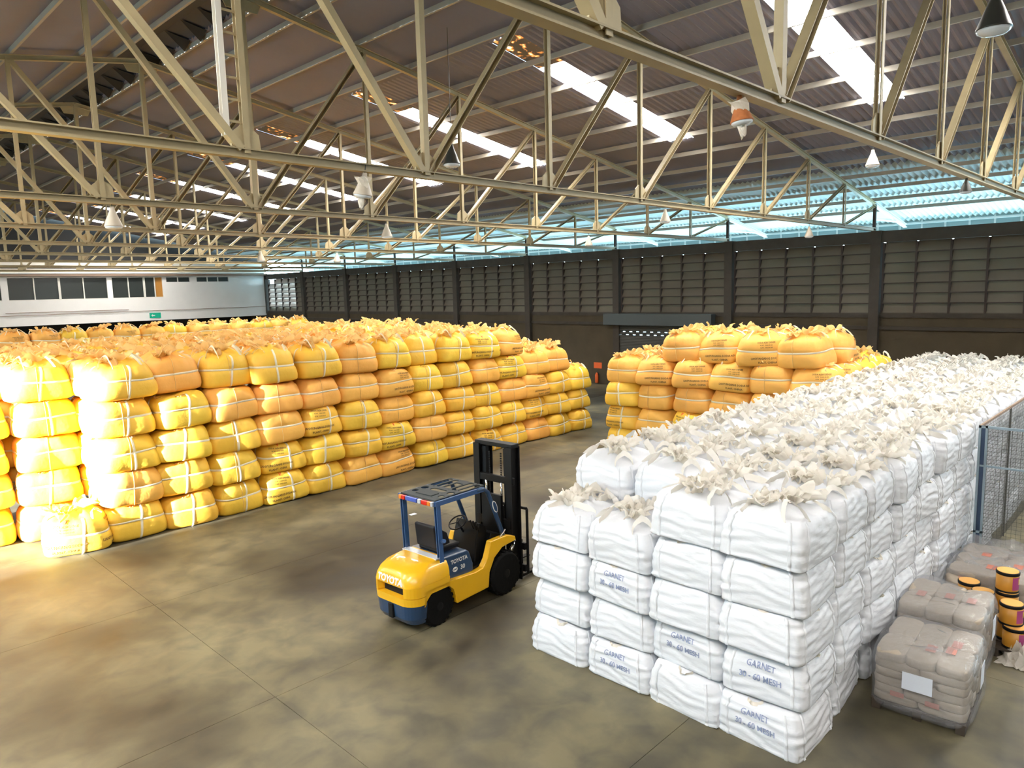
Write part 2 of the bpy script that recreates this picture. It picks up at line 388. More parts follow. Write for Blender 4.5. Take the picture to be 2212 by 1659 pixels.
# ------------------------------------------------------------------ gable wall (far end) and others
def build_gable():
    g = empty('wall_far', (0, YE, 0)); tag(g, 'white plastered end wall panel above a dark open bay', kind='structure')
    zt = 6.66
    W = [(LXW, 11.05, None), (11.30, 14.05, 1)]
    # window openings in x: list (x0,x1,z0,z1)
    wins = [(-2, 3.9), (4.3, 10.9), (11.3, 17.3), (17.65, 21.15)]
    z0, z1 = 5.05, 6.55
    b = MB(); b.b2(LXW, WX, 0, .25, 3.35, z0); b.b2(LXW, WX, 0, .25, z1, zt)
    x = LXW
    for a, c in wins: b.b2(x, a, 0, .25, z0, z1); x = c
    tr = [(21.45, 23.2), (23.75, 26.3)]
    for a, c in tr: b.b2(x, a, 0, .25, z0, z1); b.b2(a, c, 0, .25, z0, 6.2); x = c
    b.b2(x, WX, 0, .25, z0, z1)
    b.obj('plaster_panel', M['white'], g)
    MB().b2(LXW, WX, -.06, .0, 3.35, 3.50).obj('bottom_edge', M['white'], g)
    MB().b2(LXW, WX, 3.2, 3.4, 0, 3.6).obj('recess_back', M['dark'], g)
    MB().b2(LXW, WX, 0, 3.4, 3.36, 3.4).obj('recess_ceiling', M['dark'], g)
    MB().b2(LXW, WX, -.05, .2, 6.86, 7.18).b2(LXW, WX, -.02, .2, 7.32, 7.62).obj('pale_beam', M['beam'], g)
    MB().b2(LXW, WX, -.25, .1, 6.66, 6.80).obj('edge_beam', M['pipe'], g)
    MB().prism([(LXW, 6.8), (WX, 6.8), (WX, ztop(WX)+.4), (RX, ZR+.4), (LXW, ztop(LXW)+.4)], .3, .45, 'y').obj('gable_cladding', M['dark'], g)
    # pipes
    MB().tube([(11, -.05, 4.25), (18.6, -.05, 4.22)], .02, 6).tube([(9, -.05, 4.05), (29.3, -.05, 4.1)], .018, 6).obj('conduit', M['pipe'], g)
    n = 0
    for i, (a, c) in enumerate(wins):
        wd = empty('window_%d' % (21+i), (0, YE+.06, 0)); wd['kind'] = 'structure'
        wd['label'] = ['dark office window in the white wall, out at the left', 'dark office window in the white wall, at the left picture edge', 'wide dark window of four panes in the white end wall', 'dark window with an orange board in its right pane'][i]
        nb = 4; xs = [a+(c-a)*q/nb for q in range(nb+1)]
        if i == 3: xs = [17.65, 18.75, 19.85, 20.6, 21.15]
        for q in range(nb):
            m = 'orange' if (i == 3 and q == 3) else 'glassdark'
            MB().b2(xs[q], xs[q+1], .05, .07, z0, z1).obj('pane', M[m], wd)
        f = MB()
        for q in range(1, nb): f.b2(xs[q]-(.07 if q == 2 else .035), xs[q]+(.07 if q == 2 else .035), -.02, .06, z0, z1)
        f.b2(a, c, -.02, .06, z0, z0+.05); f.obj('window_frame', M['whitewood'], wd)
    for i, (a, c) in enumerate(tr):
        wd = empty('window_%d' % (25+i), (0, YE+.06, 0)); wd['kind'] = 'structure'
        wd['label'] = ['small dark two-pane transom window high in the white wall', 'small dark three-pane transom window high in the white wall'][i]
        nb = 2+i; d = (c-a)/nb
        for q in range(nb): MB().b2(a+q*d, a+(q+1)*d, .05, .07, 6.2, 6.55).obj('pane', M['glassdark'], wd)
        f = MB()
        for q in range(1, nb): f.b2(a+q*d-.035, a+q*d+.035, -.02, .06, 6.2, 6.55)
        f.obj('window_frame', M['whitewood'], wd)
    s = MB().b2(-.4, .4, -.04, 0, -.2, .2).obj('exit_sign', M['green'], None, loc=(20.4, YE-.06, 3.72))
    tag(s, 'small green exit sign low on the white end wall', 'sign')
    a = MB().prism([(-.30, .0), (-.18, .1), (-.18, .04), (-.02, .04), (-.02, -.04), (-.18, -.04), (-.18, -.1)], -.045, -.041, 'y').obj('arrow_mark', M['decal'], s)
build_gable()
def build_other_walls():
    # left wall; its unseen door opening is made up to let in low sun
    D0, D1, DH = 13.6, 20.5, 6.4
    b = MB().b2(LXW-.25, LXW, YB, D0, 0, 8.4).b2(LXW-.25, LXW, D1, YE, 0, 8.4).b2(LXW-.25, LXW, D0, D1, DH, 8.4)
    tag(b.obj('wall_left', M['concl']), 'plain long wall on the left with an opening added for the low sun', kind='structure')
    b = MB().b2(LXW-.25, WX+.2, YB-.25, YB, 0, 7.0).prism([(LXW, 7), (WX, 7), (WX, ztop(WX)+.4), (RX, ZR+.4), (LXW, ztop(LXW)+.4)], YB-.25, YB, 'y')
    tag(b.obj('wall_back', M['concl']), 'plain end wall behind the viewer', kind='structure')
build_other_walls()

# ------------------------------------------------------------------ roof
PUR = [RX+.62]+[RX+1.45+1.55*i for i in range(15)]      # right slope purlins in X
PITCH = .20
def sheet_mesh(x0, x1, y0, y1, side, name, m):
    n = max(2, int(round((y1-y0)/PITCH*4))); ys = np.linspace(y0, y1, n+1)
    rows = []
    for x in (x0, x1):
        xx = RX+(x-RX)*side
        rows.append([(xx, y, ztop(x)+OFF+.040*math.cos(2*PI*y/PITCH)) for y in ys])
    rows2 = [[(p[0], p[1], p[2]+.012) for p in r] for r in rows]
    b = MB().grid(rows); b.grid(rows2[::-1])
    return b.obj(name, M[m], CE)
CE = empty('ceiling'); tag(CE, 'grey corrugated sheet roof on long purlins with a row of bright skylights', kind='structure')
def build_roof():
    xs = [RX+.55, 11.0, SK0-1.7, SK0, SK1, 25.8, EAVE]
    for k in range(-4, 8):
        ya = Y0+BAY*k; yb = ya+BAY; yc = ya+2.95; h = .43
        if k == -4: ya = YB-.3
        for side in (1, -1):
            for i in range(len(xs)-1):
                x0, x1 = xs[i], xs[i+1]
                m = 'rooflit' if i == 5 else 'roof'
                if i in (2, 3):
                    sheet_mesh(x0, x1, ya, yc-h, side, 'roof_sheet', m); sheet_mesh(x0, x1, yc+h, yb, side, 'roof_sheet', m)
                else: sheet_mesh(x0, x1, ya, yb, side, 'roof_sheet', m)
            # skylight panes between purlins
            edges = [SK0+(SK1-SK0)*q/4 for q in range(5)]
            for q in range(4):
                a, b = edges[q]+.01, edges[q+1]-.01
                X0, X1 = RX+(a-RX)*side, RX+(b-RX)*side
                z0, z1 = ztop(a)+OFF, ztop(b)+OFF
                MB().add([(X0, yc-h, z0), (X1, yc-h, z1), (X1, yc+h, z1), (X0, yc+h, z0), (X0, yc-h, z0+.02), (X1, yc-h, z1+.02), (X1, yc+h, z1+.02), (X0, yc+h, z0+.02)],
                         [(0, 1, 2, 3), (4, 5, 6, 7), (0, 1, 5, 4), (1, 2, 6, 5), (2, 3, 7, 6), (3, 0, 4, 7)]).obj('skylight_pane', M['skyglow'], CE)
            a, b = SK0-1.69, SK0-.01; X0, X1 = RX+(a-RX)*side, RX+(b-RX)*side
            o = MB().add([(X0, yc-h, ztop(a)+OFF), (X1, yc-h, ztop(b)+OFF), (X1, yc+h, ztop(b)+OFF), (X0, yc+h, ztop(a)+OFF), (X0, yc-h, ztop(a)+OFF+.02), (X1, yc-h, ztop(b)+OFF+.02), (X1, yc+h, ztop(b)+OFF+.02), (X0, yc+h, ztop(a)+OFF+.02)],
                     [(0, 1, 2, 3), (4, 5, 6, 7), (0, 1, 5, 4), (1, 2, 6, 5), (2, 3, 7, 6), (3, 0, 4, 7)]).obj('skylight_pane', M['weather'], CE)
            o['label'] = 'weathered skylight pane flaking orange'
    prof = Cp(.06, .125, .012)
    for side in (1, -1):
        for x in PUR:
            z = ztop(x)+.08+.075
            MB().extr((RX+(x-RX)*side, YB, z), (RX+(x-RX)*side, YE, z), prof).obj('purlin', M['purlin'], CE)
    # ridge cap with triangular end flashings
    MB().prism([(RX-.7, ZR+.20), (RX, ZR+.33), (RX+.7, ZR+.20), (RX+.7, ZR+.235), (RX, ZR+.36), (RX-.7, ZR+.235)], YB, YE, 'y').obj('ridge_cap', M['ridge'], CE)
    tm = MB().add([(.56, 0, .16), (.56, .5, .16), (-.05, .08, .30), (.5, .25, -.06)], [(0, 1, 2), (0, 1, 3), (0, 2, 3), (1, 2, 3)]).mesh('ridge_flashing', M['dark'])
    y = YB
    while y < YE-1:
        link('ridge_flashing', tm, CE, (RX, y, ZR)); y += 1.0
SK0, SK1 = 14.5, 20.7
build_roof()
def build_eave():
    for side, nm in ((1, 'trim_1'), (-1, 'trim_2')):
        e = empty(nm); tag(e, 'pale eave fascia board with small brackets beyond the %s wall top' % ('louvred' if side == 1 else 'left'), kind='structure')
        X = lambda x: RX+(x-RX)*side
        zt = ztop(EAVE)+.15
        a, b = sorted((X(EAVE), X(EAVE+.04)))
        MB().b2(a, b, YB, YE, zt-.24, zt+.17).obj('fascia_board', M['fascia'], e)
        a, b = sorted((X(EAVE-.06), X(EAVE)))
        bm = MB().b2(a, b, -.03, .03, zt-.22, zt+.15).mesh('bracket', M['lightst'])
        y = YB+.5
        while y < YE: 
            link('bracket', bm, e, (0, y, 0)); y += .85
        MB().extr((X(EAVE-.3), YB, zt-.02), (X(EAVE-.3), YE, zt-.02), Rp(.06, .08)).obj('fascia_rail', M['lightst'], e)
build_eave()

# ------------------------------------------------------------------ roof trusses
def build_trusses():
    P = [RX+3.1*i for i in range(-7, 8)]
    r = empty('roof_truss', (0, 0, 0)); r['category'] = 'roof truss'; r['group'] = 'cream steel roof trusses'
    MB().extr((P[0], 0, ZB), (P[-1], 0, ZB), Ip(.13, .125, .018)).obj('bottom_chord', M['chord'], r)
    for s in (-1, 1):
        MB().extr((RX, 0, ZR), (RX+s*(WX-RX), 0, ztop(WX)), Ip(.11, .13, .018)).obj('top_chord', M['cream'], r)
        MB().extr((RX+s*(WX-RX), 0, ztop(WX)), (RX+s*(EAVE-.3-RX), 0, ztop(EAVE-.3)), Ip(.14, .14, .025)).obj('eave_outrigger', M['lightst'], r)
        MB().extr((RX+s*(WX-RX+.1), 0, ztop(WX)-.55), (RX+s*(EAVE-1.0-RX), 0, ztop(EAVE-1.0)), Rp(.06, .06)).obj('eave_brace', M['lightst'], r)
    for i, x in enumerate(P):
        j = abs(i-7); sz = .092-.005*j
        zt = ztop(x)
        b = MB()
        if j == 7: b.extr((x, 0, ZB-.1), (x, 0, zt), Ip(.10, .10, .02), up=(1, 0, 0)); m = 'mull'
        elif j == 0: b.extr((x, 0, ZB), (x, 0, zt), Rp(.105, .105), up=(1, 0, 0)); m = 'cream'
        else:
            for dy in (-1, 1): b.extr((x, dy*.028, ZB), (x, dy*.028, zt), [(-sz*.5, -.02), (sz*.5, -.02), (sz*.5, -.008), (-sz*.5+.012, -.008), (-sz*.5+.012, .02), (-sz*.5, .02)] if dy < 0 else [(-sz*.5, -.02), (-sz*.5+.012, -.02), (-sz*.5+.012, .008), (sz*.5, .008), (sz*.5, .02), (-sz*.5, .02)], up=(0, 1, 0))
            m = 'cream'
        b.obj('vertical', M[m], r)
    for s in (-1, 1):
        for j in range(0, 7):
            x0 = RX+s*3.1*j; x1 = RX+s*3.1*(j+1); sz = .112-.007*j
            MB().extr((x0+s*.08, 0, ZB+.05), (x1-s*.05, 0, ztop(x1)-.06), Cp(sz*1.15, sz, .012), up=(0, 0, 1)).obj('diagonal', M['cream'], r)
    g = MB().prism([(-.21, .04), (.21, .04), (.19, .24), (.07, .34), (-.07, .34), (-.19, .24)], -.012, .012, 'y').mesh('gusset_plate', M['cream'])
    for i in range(2, 13): link('gusset_plate', g, r, (P[i], 0, ZB+.02))
    g2 = MB().prism([(-.5, -.02), (.5, -.02), (.35, -.32), (-.35, -.32)], -.014, .014, 'y').obj('ridge_gusset', M['cream'], r, loc=(RX, 0, ZR))
    names = ['first, nearest roof truss crossing the top right corner', 'second roof truss, its bottom chord crossing the whole picture', 'third roof truss from the camera', 'fourth roof truss from the camera', 'fifth roof truss from the camera', 'sixth roof truss from the camera', 'seventh roof truss from the camera', 'eighth roof truss from the camera', 'ninth roof truss, the last before the white end wall']
    for k in range(-1, 8):
        o = r if k == -1 else copy_tree(r)
        o.location = (0, Y0+BAY*k, 0); o['label'] = 'cream painted steel '+names[k+1] if len(names[k+1].split()) < 12 else names[k+1]
        if k == 0:
            MB().extr((4.75-.27, 0, ZB+.2), (4.75-.27, 0, ztop(4.48)), Cp(.08, .10, .012), up=(0, 1, 0)).obj('twin_vertical', M['beam'], o)
            b = MB()
            for q in range(14): b.box((4.75-.135, 0, ZB+.4+q*.28), (.22, .012, .03))
            b.obj('lacing_bar', M['cream'], o)
build_trusses()

# ------------------------------------------------------------------ lamps
def build_lamps():
    def lamp(loc, r, m, drop, lab, torn=False, tilt=0.):
        t = empty('high_bay_lamp', loc); tag(t, lab, 'lamp', 'high bay lamps'); t.rotation_euler = (tilt, tilt*.5, 0)
        h = r*2.0
        MB().lathe([(r, -h*.5), (r*.97, -h*.46), (r*.62, 0), (r*.30, h*.38), (r*.24, h*.5), (r*.20, h*.62)], n=20).obj('reflector', M[m], t, smooth=True)
        MB().lathe([(r*.93, -h*.50), (r*.9, -h*.58), (r*.6, -h*.66), (.01, -h*.69)], n=20).obj('glass_bowl', M['lampg'], t, smooth=True)
        MB().tube([(0, 0, h*.6), (0, 0, drop)], .007, 6).obj('hanging_rod', M['lamp'], t)
        if torn:
            rng = random.Random(5); pts = []
            for i in range(7):
                row = []
                for j in range(9):
                    a = j/8*PI*1.5; rr = r*(.9-.11*i)*(1+.25*rng.uniform(-1, 1))
                    row.append((rr*math.cos(a), rr*math.sin(a), h*.4-i*h*.26+rng.uniform(-.03, .03)))
                pts.append(row)
            MB().grid(pts).obj('torn_cover', M['cloth'], t)
    lamp((11.03, 12.5, 7.92), .2, 'lamp', 2.7, 'dark cone high bay lamp under the middle row of skylights')
    lamp((12.0, 2.45, 8.45), .22, 'lamp', 2.4, 'large dark cone high bay lamp in the top right corner')
    lamp((19.81, 6.5, 7.95), .17, 'lampp', 1.5, 'small tan cone lamp hanging before the bright eave at right')
    lamp((6.61, 9.55, 6.56), .15, 'lampp', .3, 'pale broken lamp with torn cover under the second truss', True, .15)
    lamp((6.98, 3.55, 6.62), .115, 'rust', .25, 'broken lamp in torn white cover under the nearest truss', True, -.1)
    lamp((15.09, 9.55, 6.55), .13, 'lampp', .3, 'small lamp under the second truss right of picture centre')
    lamp((15.91, 3.55, 6.62), .11, 'lamp', .3, 'small lamp under the nearest truss near the right edge')
    lamp((23.5, 9.55, 6.5), .14, 'lampp', .3, 'small lamp at the right end of the second truss')
    lamp((4.9, 15.55, 6.5), .17, 'lampp', .3, 'pale lamp under the third truss at the left')
    lamp((11.4, 15.55, 6.5), .15, 'lampp', .3, 'pale lamp under the third truss near picture centre')
    lamp((19.8, 15.55, 6.5), .14, 'lampp', .3, 'pale lamp under the third truss before the louvres')
    lamp((14.0, 27.55, 6.5), .17, 'lampp', .3, 'pale lamp under the fifth truss')
    lamp((17.5, 27.55, 6.5), .17, 'lampp', .3, 'pale lamp right of its twin under the fifth truss')
build_lamps()

# ------------------------------------------------------------------ printed lettering
def text_tris(txt, size, bold=.0, shear=0):
    cu = bpy.data.curves.new('t', 'FONT'); cu.body = txt; cu.size = size; cu.align_x = 'CENTER'; cu.resolution_u = 1 if size < .08 and txt[:3] != '30 ' else 4
    cu.offset = bold; cu.shear = shear
    o = bpy.data.objects.new('t', cu); COL.objects.link(o)
    dg = bpy.context.evaluated_depsgraph_get(); me = o.evaluated_get(dg).to_mesh()
    me.calc_loop_triangles()
    v = [tuple(p.co[:2]) for p in me.vertices]; f = [tuple(t.vertices) for t in me.loop_triangles]
    o.evaluated_get(dg).to_mesh_clear(); bpy.data.objects.remove(o); bpy.data.curves.remove(cu)
    return v, f

# ------------------------------------------------------------------ bulk bags
class Bag:
    """surface of a filled bulk bag as radius and height over angle and profile parameter"""
    def __init__(s, kind, seed, top):
        s.r = np.random.RandomState(seed); s.kind = kind; s.top = top
        R = s.r
        if kind == 'y':
            s.W, s.H = .59, .745
            c = [(0, .0, 0), (.05, .76, .0), (.10, .90, .01), (.16, .975, .06), (.24, 1.01, .16), (.32, 1.02, .29), (.40, 1.01, .40), (.46, .985, .475), (.49, .965, .51), (.52, .975, .545), (.58, .99, .62), (.66, .97, .73), (.74, .92, .84), (.81, .83, .925), (.87, .70, .97)]
            c += [(.92, .50, 1.03), (.96, .28, 1.13), (1, .0, 1.10)] if top else [(.92, .52, .985), (.96, .28, .98), (1, 0, .975)]
        else:
            s.W, s.H = .475, .515
            c = [(0, .0, 0), (.05, .93, .0), (.08, .985, .0), (.12, 1.0, .025), (.22, 1.005, .12), (.32, 1.015, .28), (.44, 1.02, .46), (.55, 1.01, .62), (.65, .99, .75), (.74, .955, .87), (.82, .88, .945), (.88, .74, .98)]
            c += [(.93, .50, 1.03), (.97, .25, 1.12), (1, .0, 1.08)] if top else [(.93, .5, .995), (.97, .25, .99), (1, 0, .985)]
        c = np.array(c); s.cs, s.cr, s.cz = c.T
        s.p = R.uniform(0, 2*PI, 24); s.a = R.uniform(.5, 1, 24)
        s.n0 = R.uniform(4.6, 7) if kind == 'y' else R.uniform(13, 18)
        s.n1 = R.uniform(2.7, 3.4) if kind == 'y' else R.uniform(5, 7)
        s.lean = R.uniform(-.02, .02, 2)
    def S(s, th, t):
        th = np.asarray(th, float); t = np.asarray(t, float)
        rad = np.interp(t, s.cs, s.cr); z = np.interp(t, s.cs, s.cz)
        n = s.n0+(s.n1-s.n0)*np.clip((t-.1)/.6, 0, 1)
        c, q = np.abs(np.cos(th)), np.abs(np.sin(th))
        se = (c**n+q**n)**(-1/n)
        p = s.p; yk = s.kind == 'y'
        side = np.clip(t/.12, 0, 1)
        lump = .030*np.sin(2*th+p[0]+3*t)+.022*np.sin(3*th+p[1]-4*t)+.012*np.sin(5*th+p[2]+7*t)
        rad = rad*se*(1+lump*side*(1 if yk else .35))
        up = np.clip((t-.55)/.4, 0, 1)
        fold = .5*np.sin(11*th+p[3]+2.5*np.sin(2*th+p[4]))+.5*np.sin(17*th+p[5]+3*np.sin(th+p[6]))
        rad = rad*(1+(.03 if yk else .045)*up*fold*(1.6 if s.top else 1))
        if yk:   # creases fanning from the corners in the upper half
            rad = rad+.008*up*np.sin(34*t+4*np.sin(2*th+p[7]))
        else:    # slack horizontal wrinkles
            w = np.sin(t*38+2.2*np.sin(2*th+p[8])+1.3*np.sin(5*th+p[9]))*np.sin(3*th+p[10]+5*t)
            w2 = np.sin(t*60+3*np.sin(3*th+p[11]))
            rad = rad+side*(.017*w+.006*w2)
        zz = z*(1+.05*np.sin(th+p[12])*np.clip(t-.3, 0, 1)+.05*np.sin(2*th+p[13])*np.clip(t-.3, 0, 1))
        if s.top: zz = zz+.05*np.clip((t-.8)/.2, 0, 1)*np.sin(7*th+p[14])*np.clip((1-t)/.05, 0, 1)
        if yk: zz = zz+.018*np.sin(2*th+p[15])*np.exp(-((t-.5)/.12)**2)
        x = s.W*rad*np.cos(th)+s.lean[0]*z; y = s.W*rad*np.sin(th)+s.lean[1]*z
        return np.stack([x, y, zz*s.H], -1)
    def N(s, th, t):
        e = .01
        a = s.S(th+e, t)-s.S(th-e, t); b = s.S(th, t+e)-s.S(th, t-e)
        n = np.cross(a, b); return n/np.maximum(np.linalg.norm(n, axis=-1, keepdims=True), 1e-6)
    def body(s, nt=72):
        ts = np.concatenate([np.linspace(.05, .20, 5), np.linspace(.24, .62, 15), np.linspace(.65, .97, 10)])
        th = np.arange(nt)/nt*2*PI+PI/4
        TH, T = np.meshgrid(th, ts); P = s.S(TH, T)
        vs = [tuple(p) for row in P for p in row]; m = len(ts)
        fs = [(i*nt+k, i*nt+(k+1) % nt, (i+1)*nt+(k+1) % nt, (i+1)*nt+k) for i in range(m-1) for k in range(nt)]
        b0 = len(vs); c0 = s.S(0, 0.); c1 = P[-1].mean(0); vs += [(0, 0, 0), tuple(c1+np.array([0, 0, -.03 if s.top else 0]))]
        fs += [(b0, (k+1) % nt, k) for k in range(nt)]+[(b0+1, (m-1)*nt+k, (m-1)*nt+(k+1) % nt) for k in range(nt)]
        return MB().add(vs, fs)
    def band(s, t0, wd, droop=0.):       # horizontal webbing
        n = 64; th = np.arange(n+1)/n*2*PI
        rows = []
        for q, o in ((0, .001), (.15, .009), (.5, .011), (.85, .009), (1, .001)):
            t = t0+(q-.5)*wd+droop*np.sin(2*th+s.p[16])+droop*.6*np.sin(3*th+s.p[17])
            rows.append([tuple(p) for p in s.S(th, t)+s.N(th, t)*o])
        return MB().grid(rows)
    def tie(s, th0, wd, t0=.08, t1=.86, slant=0., b=None):    # vertical webbing
        b = b or MB(); t = np.linspace(t0, t1, 22); rows = []
        for q, o in ((-.5, .001), (-.35, .010), (.35, .010), (.5, .001)):
            r = s.S(np.full_like(t, th0), t); R = np.hypot(r[:, 0], r[:, 1])
            th = th0+q*wd/np.maximum(R, .1)+slant*(t-.4)
            rows.append([tuple(p) for p in s.S(th, t)+s.N(th, t)*o])
        return b.grid(rows)
    def text(s, th0, lines, b=None):     # lines of (string, size, profile height, bold)
        b = b or MB()
        for txt, size, t0, bold in lines:
            v, f = TX(txt, size, bold)
            if not v: continue
            v = np.array(v); R = np.hypot(*s.S(th0, t0)[:2]); side = np.arange(.1, .86, .01)
            zz = s.S(np.full_like(side, th0), side)[:, 2]; z0 = s.S(th0, t0)[2]
            th = th0+np.arctan2(v[:, 0], R)
            t = np.interp(z0+v[:, 1], zz, side)
            P = s.S(th, t)+s.N(th, t)*.010
            b.add([tuple(p) for p in P], f)
        return b
_tx = {}
def TX(txt, size, bold):
    k = (txt, size, bold)
    if k not in _tx: _tx[k] = text_tris(*k)
    return _tx[k]

def loop_strap(b, p, q, h, lean, wd, rng):
    """a lifting loop from p up to a peak and down to q"""
    p = Vector(p); q = Vector(q); n = 12; L = []; R = []
    side = (q-p).cross(Vector((0, 0, 1)))
    side = side.normalized() if side.length > 1e-3 else Vector((1, 0, 0))
    tw = rng.uniform(-.9, .9)
    for i in range(n+1):
        u = i/n; c = p.lerp(q, u)+Vector(lean)*math.sin(PI*u)+Vector((0, 0, h*math.sin(PI*u)**.7))
        c += Vector((rng.uniform(-1, 1), rng.uniform(-1, 1), rng.uniform(-1, 1)))*.008
        d = (side*math.cos(tw*u*2)+Vector((0, 0, 1))*math.sin(tw*u*2))*wd*.5
        L.append(tuple(c-d)); R.append(tuple(c+d))
    off = Vector((.004, .004, .004))
    b.grid([L, R]); b.grid([[tuple(Vector(a)+off) for a in R], [tuple(Vector(a)+off) for a in L]])
def ruffle(b, c, r, h, n, rng):
    """crumpled spout cloth gathered at its neck"""
    rows = []; k = 34
    ph = [rng.uniform(0, 6.28) for _ in range(6)]; ln = (rng.uniform(-1, 1)*r, rng.uniform(-1, 1)*r)
    for i in range(8):
        u = i/7; row = []
        for j in range(k+1):
            a = 2*PI*j/k
            w = 1+.22*u*math.sin(5*a+ph[0])+.16*u*math.sin(9*a+ph[1])
            rr = r*(.34+.50*u**.8)*w
            z = h*1.5*math.sin(u*PI*.55)*(1+.30*math.sin(3*a+ph[2])+.15*math.sin(7*a+ph[4]))+.02*math.sin(8*a+ph[3])*u
            row.append((c[0]+rr*math.cos(a)+ln[0]*u, c[1]+rr*math.sin(a)+ln[1]*u, c[2]+z))
        rows.append(row)
    b.grid(rows)

TY = [('LIANYUNGANG SODA ASH', .072, .30, .0022), ('PLANT, CHINA', .066, .21, .002)]
TYU = [('SODA ASH DENSE', .055, .70, .0016), ('N.W. 1000 KGS', .045, .645, .0012), ('G.W. 1003 KGS', .045, .59, .0012)]
TW = [('GARNET', .084, .60, .0015), ('30 - 60 MESH', .084, .42, .002)]
def make_bag(kind, seed, top, style):
    """style: 'tie' (vertical webbing), 'text', 'both', 'plain'"""
    rng = random.Random(seed*7+3); g = Bag(kind, seed, top)
    root = empty('soda_ash_bag' if kind == 'y' else 'garnet_bag', (0, 0, 0))
    g.body().obj('body', M[('yel' if style in ('tie', 'both') else 'peach') if kind == 'y' else 'wht'], root, smooth=True)
    if kind == 'y':
        g.band(.50, .05, .012).obj('waist_strap', M['strap'], root, smooth=True)
        if style in ('tie', 'both'):
            for q in range(4): g.tie(-PI/2+q*PI/2+rng.uniform(-.10, .10)+(.12 if style == 'both' else 0), .052, slant=rng.uniform(-.3, .3)).obj('vertical_strap', M['strap'], root, smooth=True)
        if style in ('text', 'both'):
            o = .34 if style == 'text' else -.32
            g.text(-PI/2+o, TY+TYU).obj('printed_text', M['ink'], root)
            if top: g.text(o, TY+TYU).obj('printed_text', M['ink'], root)
            if style == 'both':
                b = MB(); g.text(-PI/2+o, [('V', .12, .77, .006)], b).obj('red_mark', M['red'], root)
        elif seed % 2:
            b = MB(); g.tie(-PI/2-.12, .012, b=b).obj('seam', M['yeltop'], root, smooth=True)
    else:
        if style == 'text': g.text(PI+.0, TW).obj('printed_text', M['inkblue'], root)
        for a in (PI-.62, PI+.62, PI*1.5-.62, PI*1.5+.62): g.tie(a, .035, t0=.12, t1=.8).obj('lift_webbing', M['wht'], root, smooth=True)
    W, H = g.W, g.H
    if top:
        b = MB(); sc_ = W/.59
        ruffle(b, (rng.uniform(-.08, .08), rng.uniform(-.08, .08), H*.98), .26*sc_, .13*sc_, 1, rng)
        for q in range(3 if kind == 'y' else 6): ruffle(b, (rng.uniform(-.30, .30)*sc_, rng.uniform(-.30, .30)*sc_, H*(.95 if kind == 'y' else .97)), .18*sc_, .085, 1, rng)
        b.obj('spout_cloth', M['yeltop' if kind == 'y' else 'whttop'], root, smooth=True)
        for q in range(4):
            a = PI/4+q*PI/2
            p = g.S(a-.28, .80); r_ = g.S(a+.28, .80)
            b = MB(); h = rng.uniform(.06, .26)*(1.0 if kind == 'y' else .75)
            loop_strap(b, p, r_, h, (-math.cos(a)*rng.uniform(0, .3), -math.sin(a)*rng.uniform(0, .3), 0), .045 if kind == 'y' else .085, rng)
            b.obj('lifting_loop', M['strap' if kind == 'y' else 'whtstrap'], root, smooth=True)
    else:
        for q in (0, 3):
            b = MB(); a = -PI/2+q*PI/2+rng.uniform(-.3, .3)
            p = g.S(a-.2, .86)+g.N(a-.2, .86)*.02; r_ = g.S(a+.25, .86)+g.N(a+.25, .86)*.02
            loop_strap(b, p, r_, -.03, (math.cos(a)*.07, math.sin(a)*.07, 0), .04, rng)
            b.obj('folded_loop', M['yeltop' if kind == 'y' else 'whttop'], root, smooth=True)
    return root
YS = {st: [make_bag('y', s, False, st) for s in seeds] for st, seeds in (('tie', (1, 2, 3)), ('plain', (5, 7, 9)), ('text', (12, 14)), ('both', (16, 18)))}
YT = [make_bag('y', 30, True, 'tie'), make_bag('y', 31, True, 'plain'), make_bag('y', 32, True, 'text'), make_bag('y', 33, True, 'tie'), make_bag('y', 35, True, 'both'), make_bag('y', 36, True, 'text')]
WS = [make_bag('w', s, False, 'plain') for s in (41, 42, 43, 44, 45)]
WSX = [make_bag('w', s, False, 'text') for s in (46, 47)]
WT = [make_bag('w', s, True, 'plain') for s in (51, 52, 53, 54, 55, 56)]
PROTOS = [o for l in YS.values() for o in l]+YT+WS+WSX+WT
NB = [0]
# bags wholly hidden behind others are left out
SKIP = {73, 76, 77, 86, 87, 88, 89, 90, 91, 92, 94, 95, 96, 98, 99, 100, 116, 117, 118, 119, 120, 121, 122, 123, 124, 125, 126, 128, 129, 130, 132, 133, 134, 146, 147, 148, 149, 150, 151, 152, 153, 154, 155, 156, 158, 159, 160, 162, 163, 164, 176, 177, 178, 179, 180, 181, 182, 183, 184, 185, 186, 187, 188, 189, 190, 192, 193, 194, 206, 207, 208, 210, 211, 212, 224, 225, 226, 243, 244, 245, 247, 248, 249, 250, 252, 253, 258, 260, 262, 264, 266, 268, 270, 272, 274, 276, 278, 280, 282, 292, 296, 300, 301, 304, 305, 306, 309, 310, 311, 312, 313, 314, 315, 318, 319, 320, 321, 322, 323, 324, 326, 327, 328, 329, 330, 331, 332, 333, 367, 370, 466, 471, 476, 481, 491, 493, 495, 497}
def put(proto, x, y, z, rz, label, group, sc_=(1, 1, 1), tilt=(0, 0)):
    if NB[0] in SKIP: NB[0] += 1; return None
    o = copy_tree(proto)
    o.location = (x, y, z); o.rotation_euler = (tilt[0], tilt[1], rz); o.scale = sc_
    tag(o, label, 'bag', group); NB[0] += 1; return o
ORD = ['first', 'second', 'third', 'fourth', 'fifth', 'sixth', 'seventh', 'eighth', 'ninth', 'tenth', 'eleventh', 'twelfth', 'thirteenth', 'fourteenth', 'fifteenth', 'sixteenth', 'seventeenth', 'eighteenth', 'nineteenth', 'twentieth']
LAY = ['bottom', 'second', 'third', 'fourth', 'top']

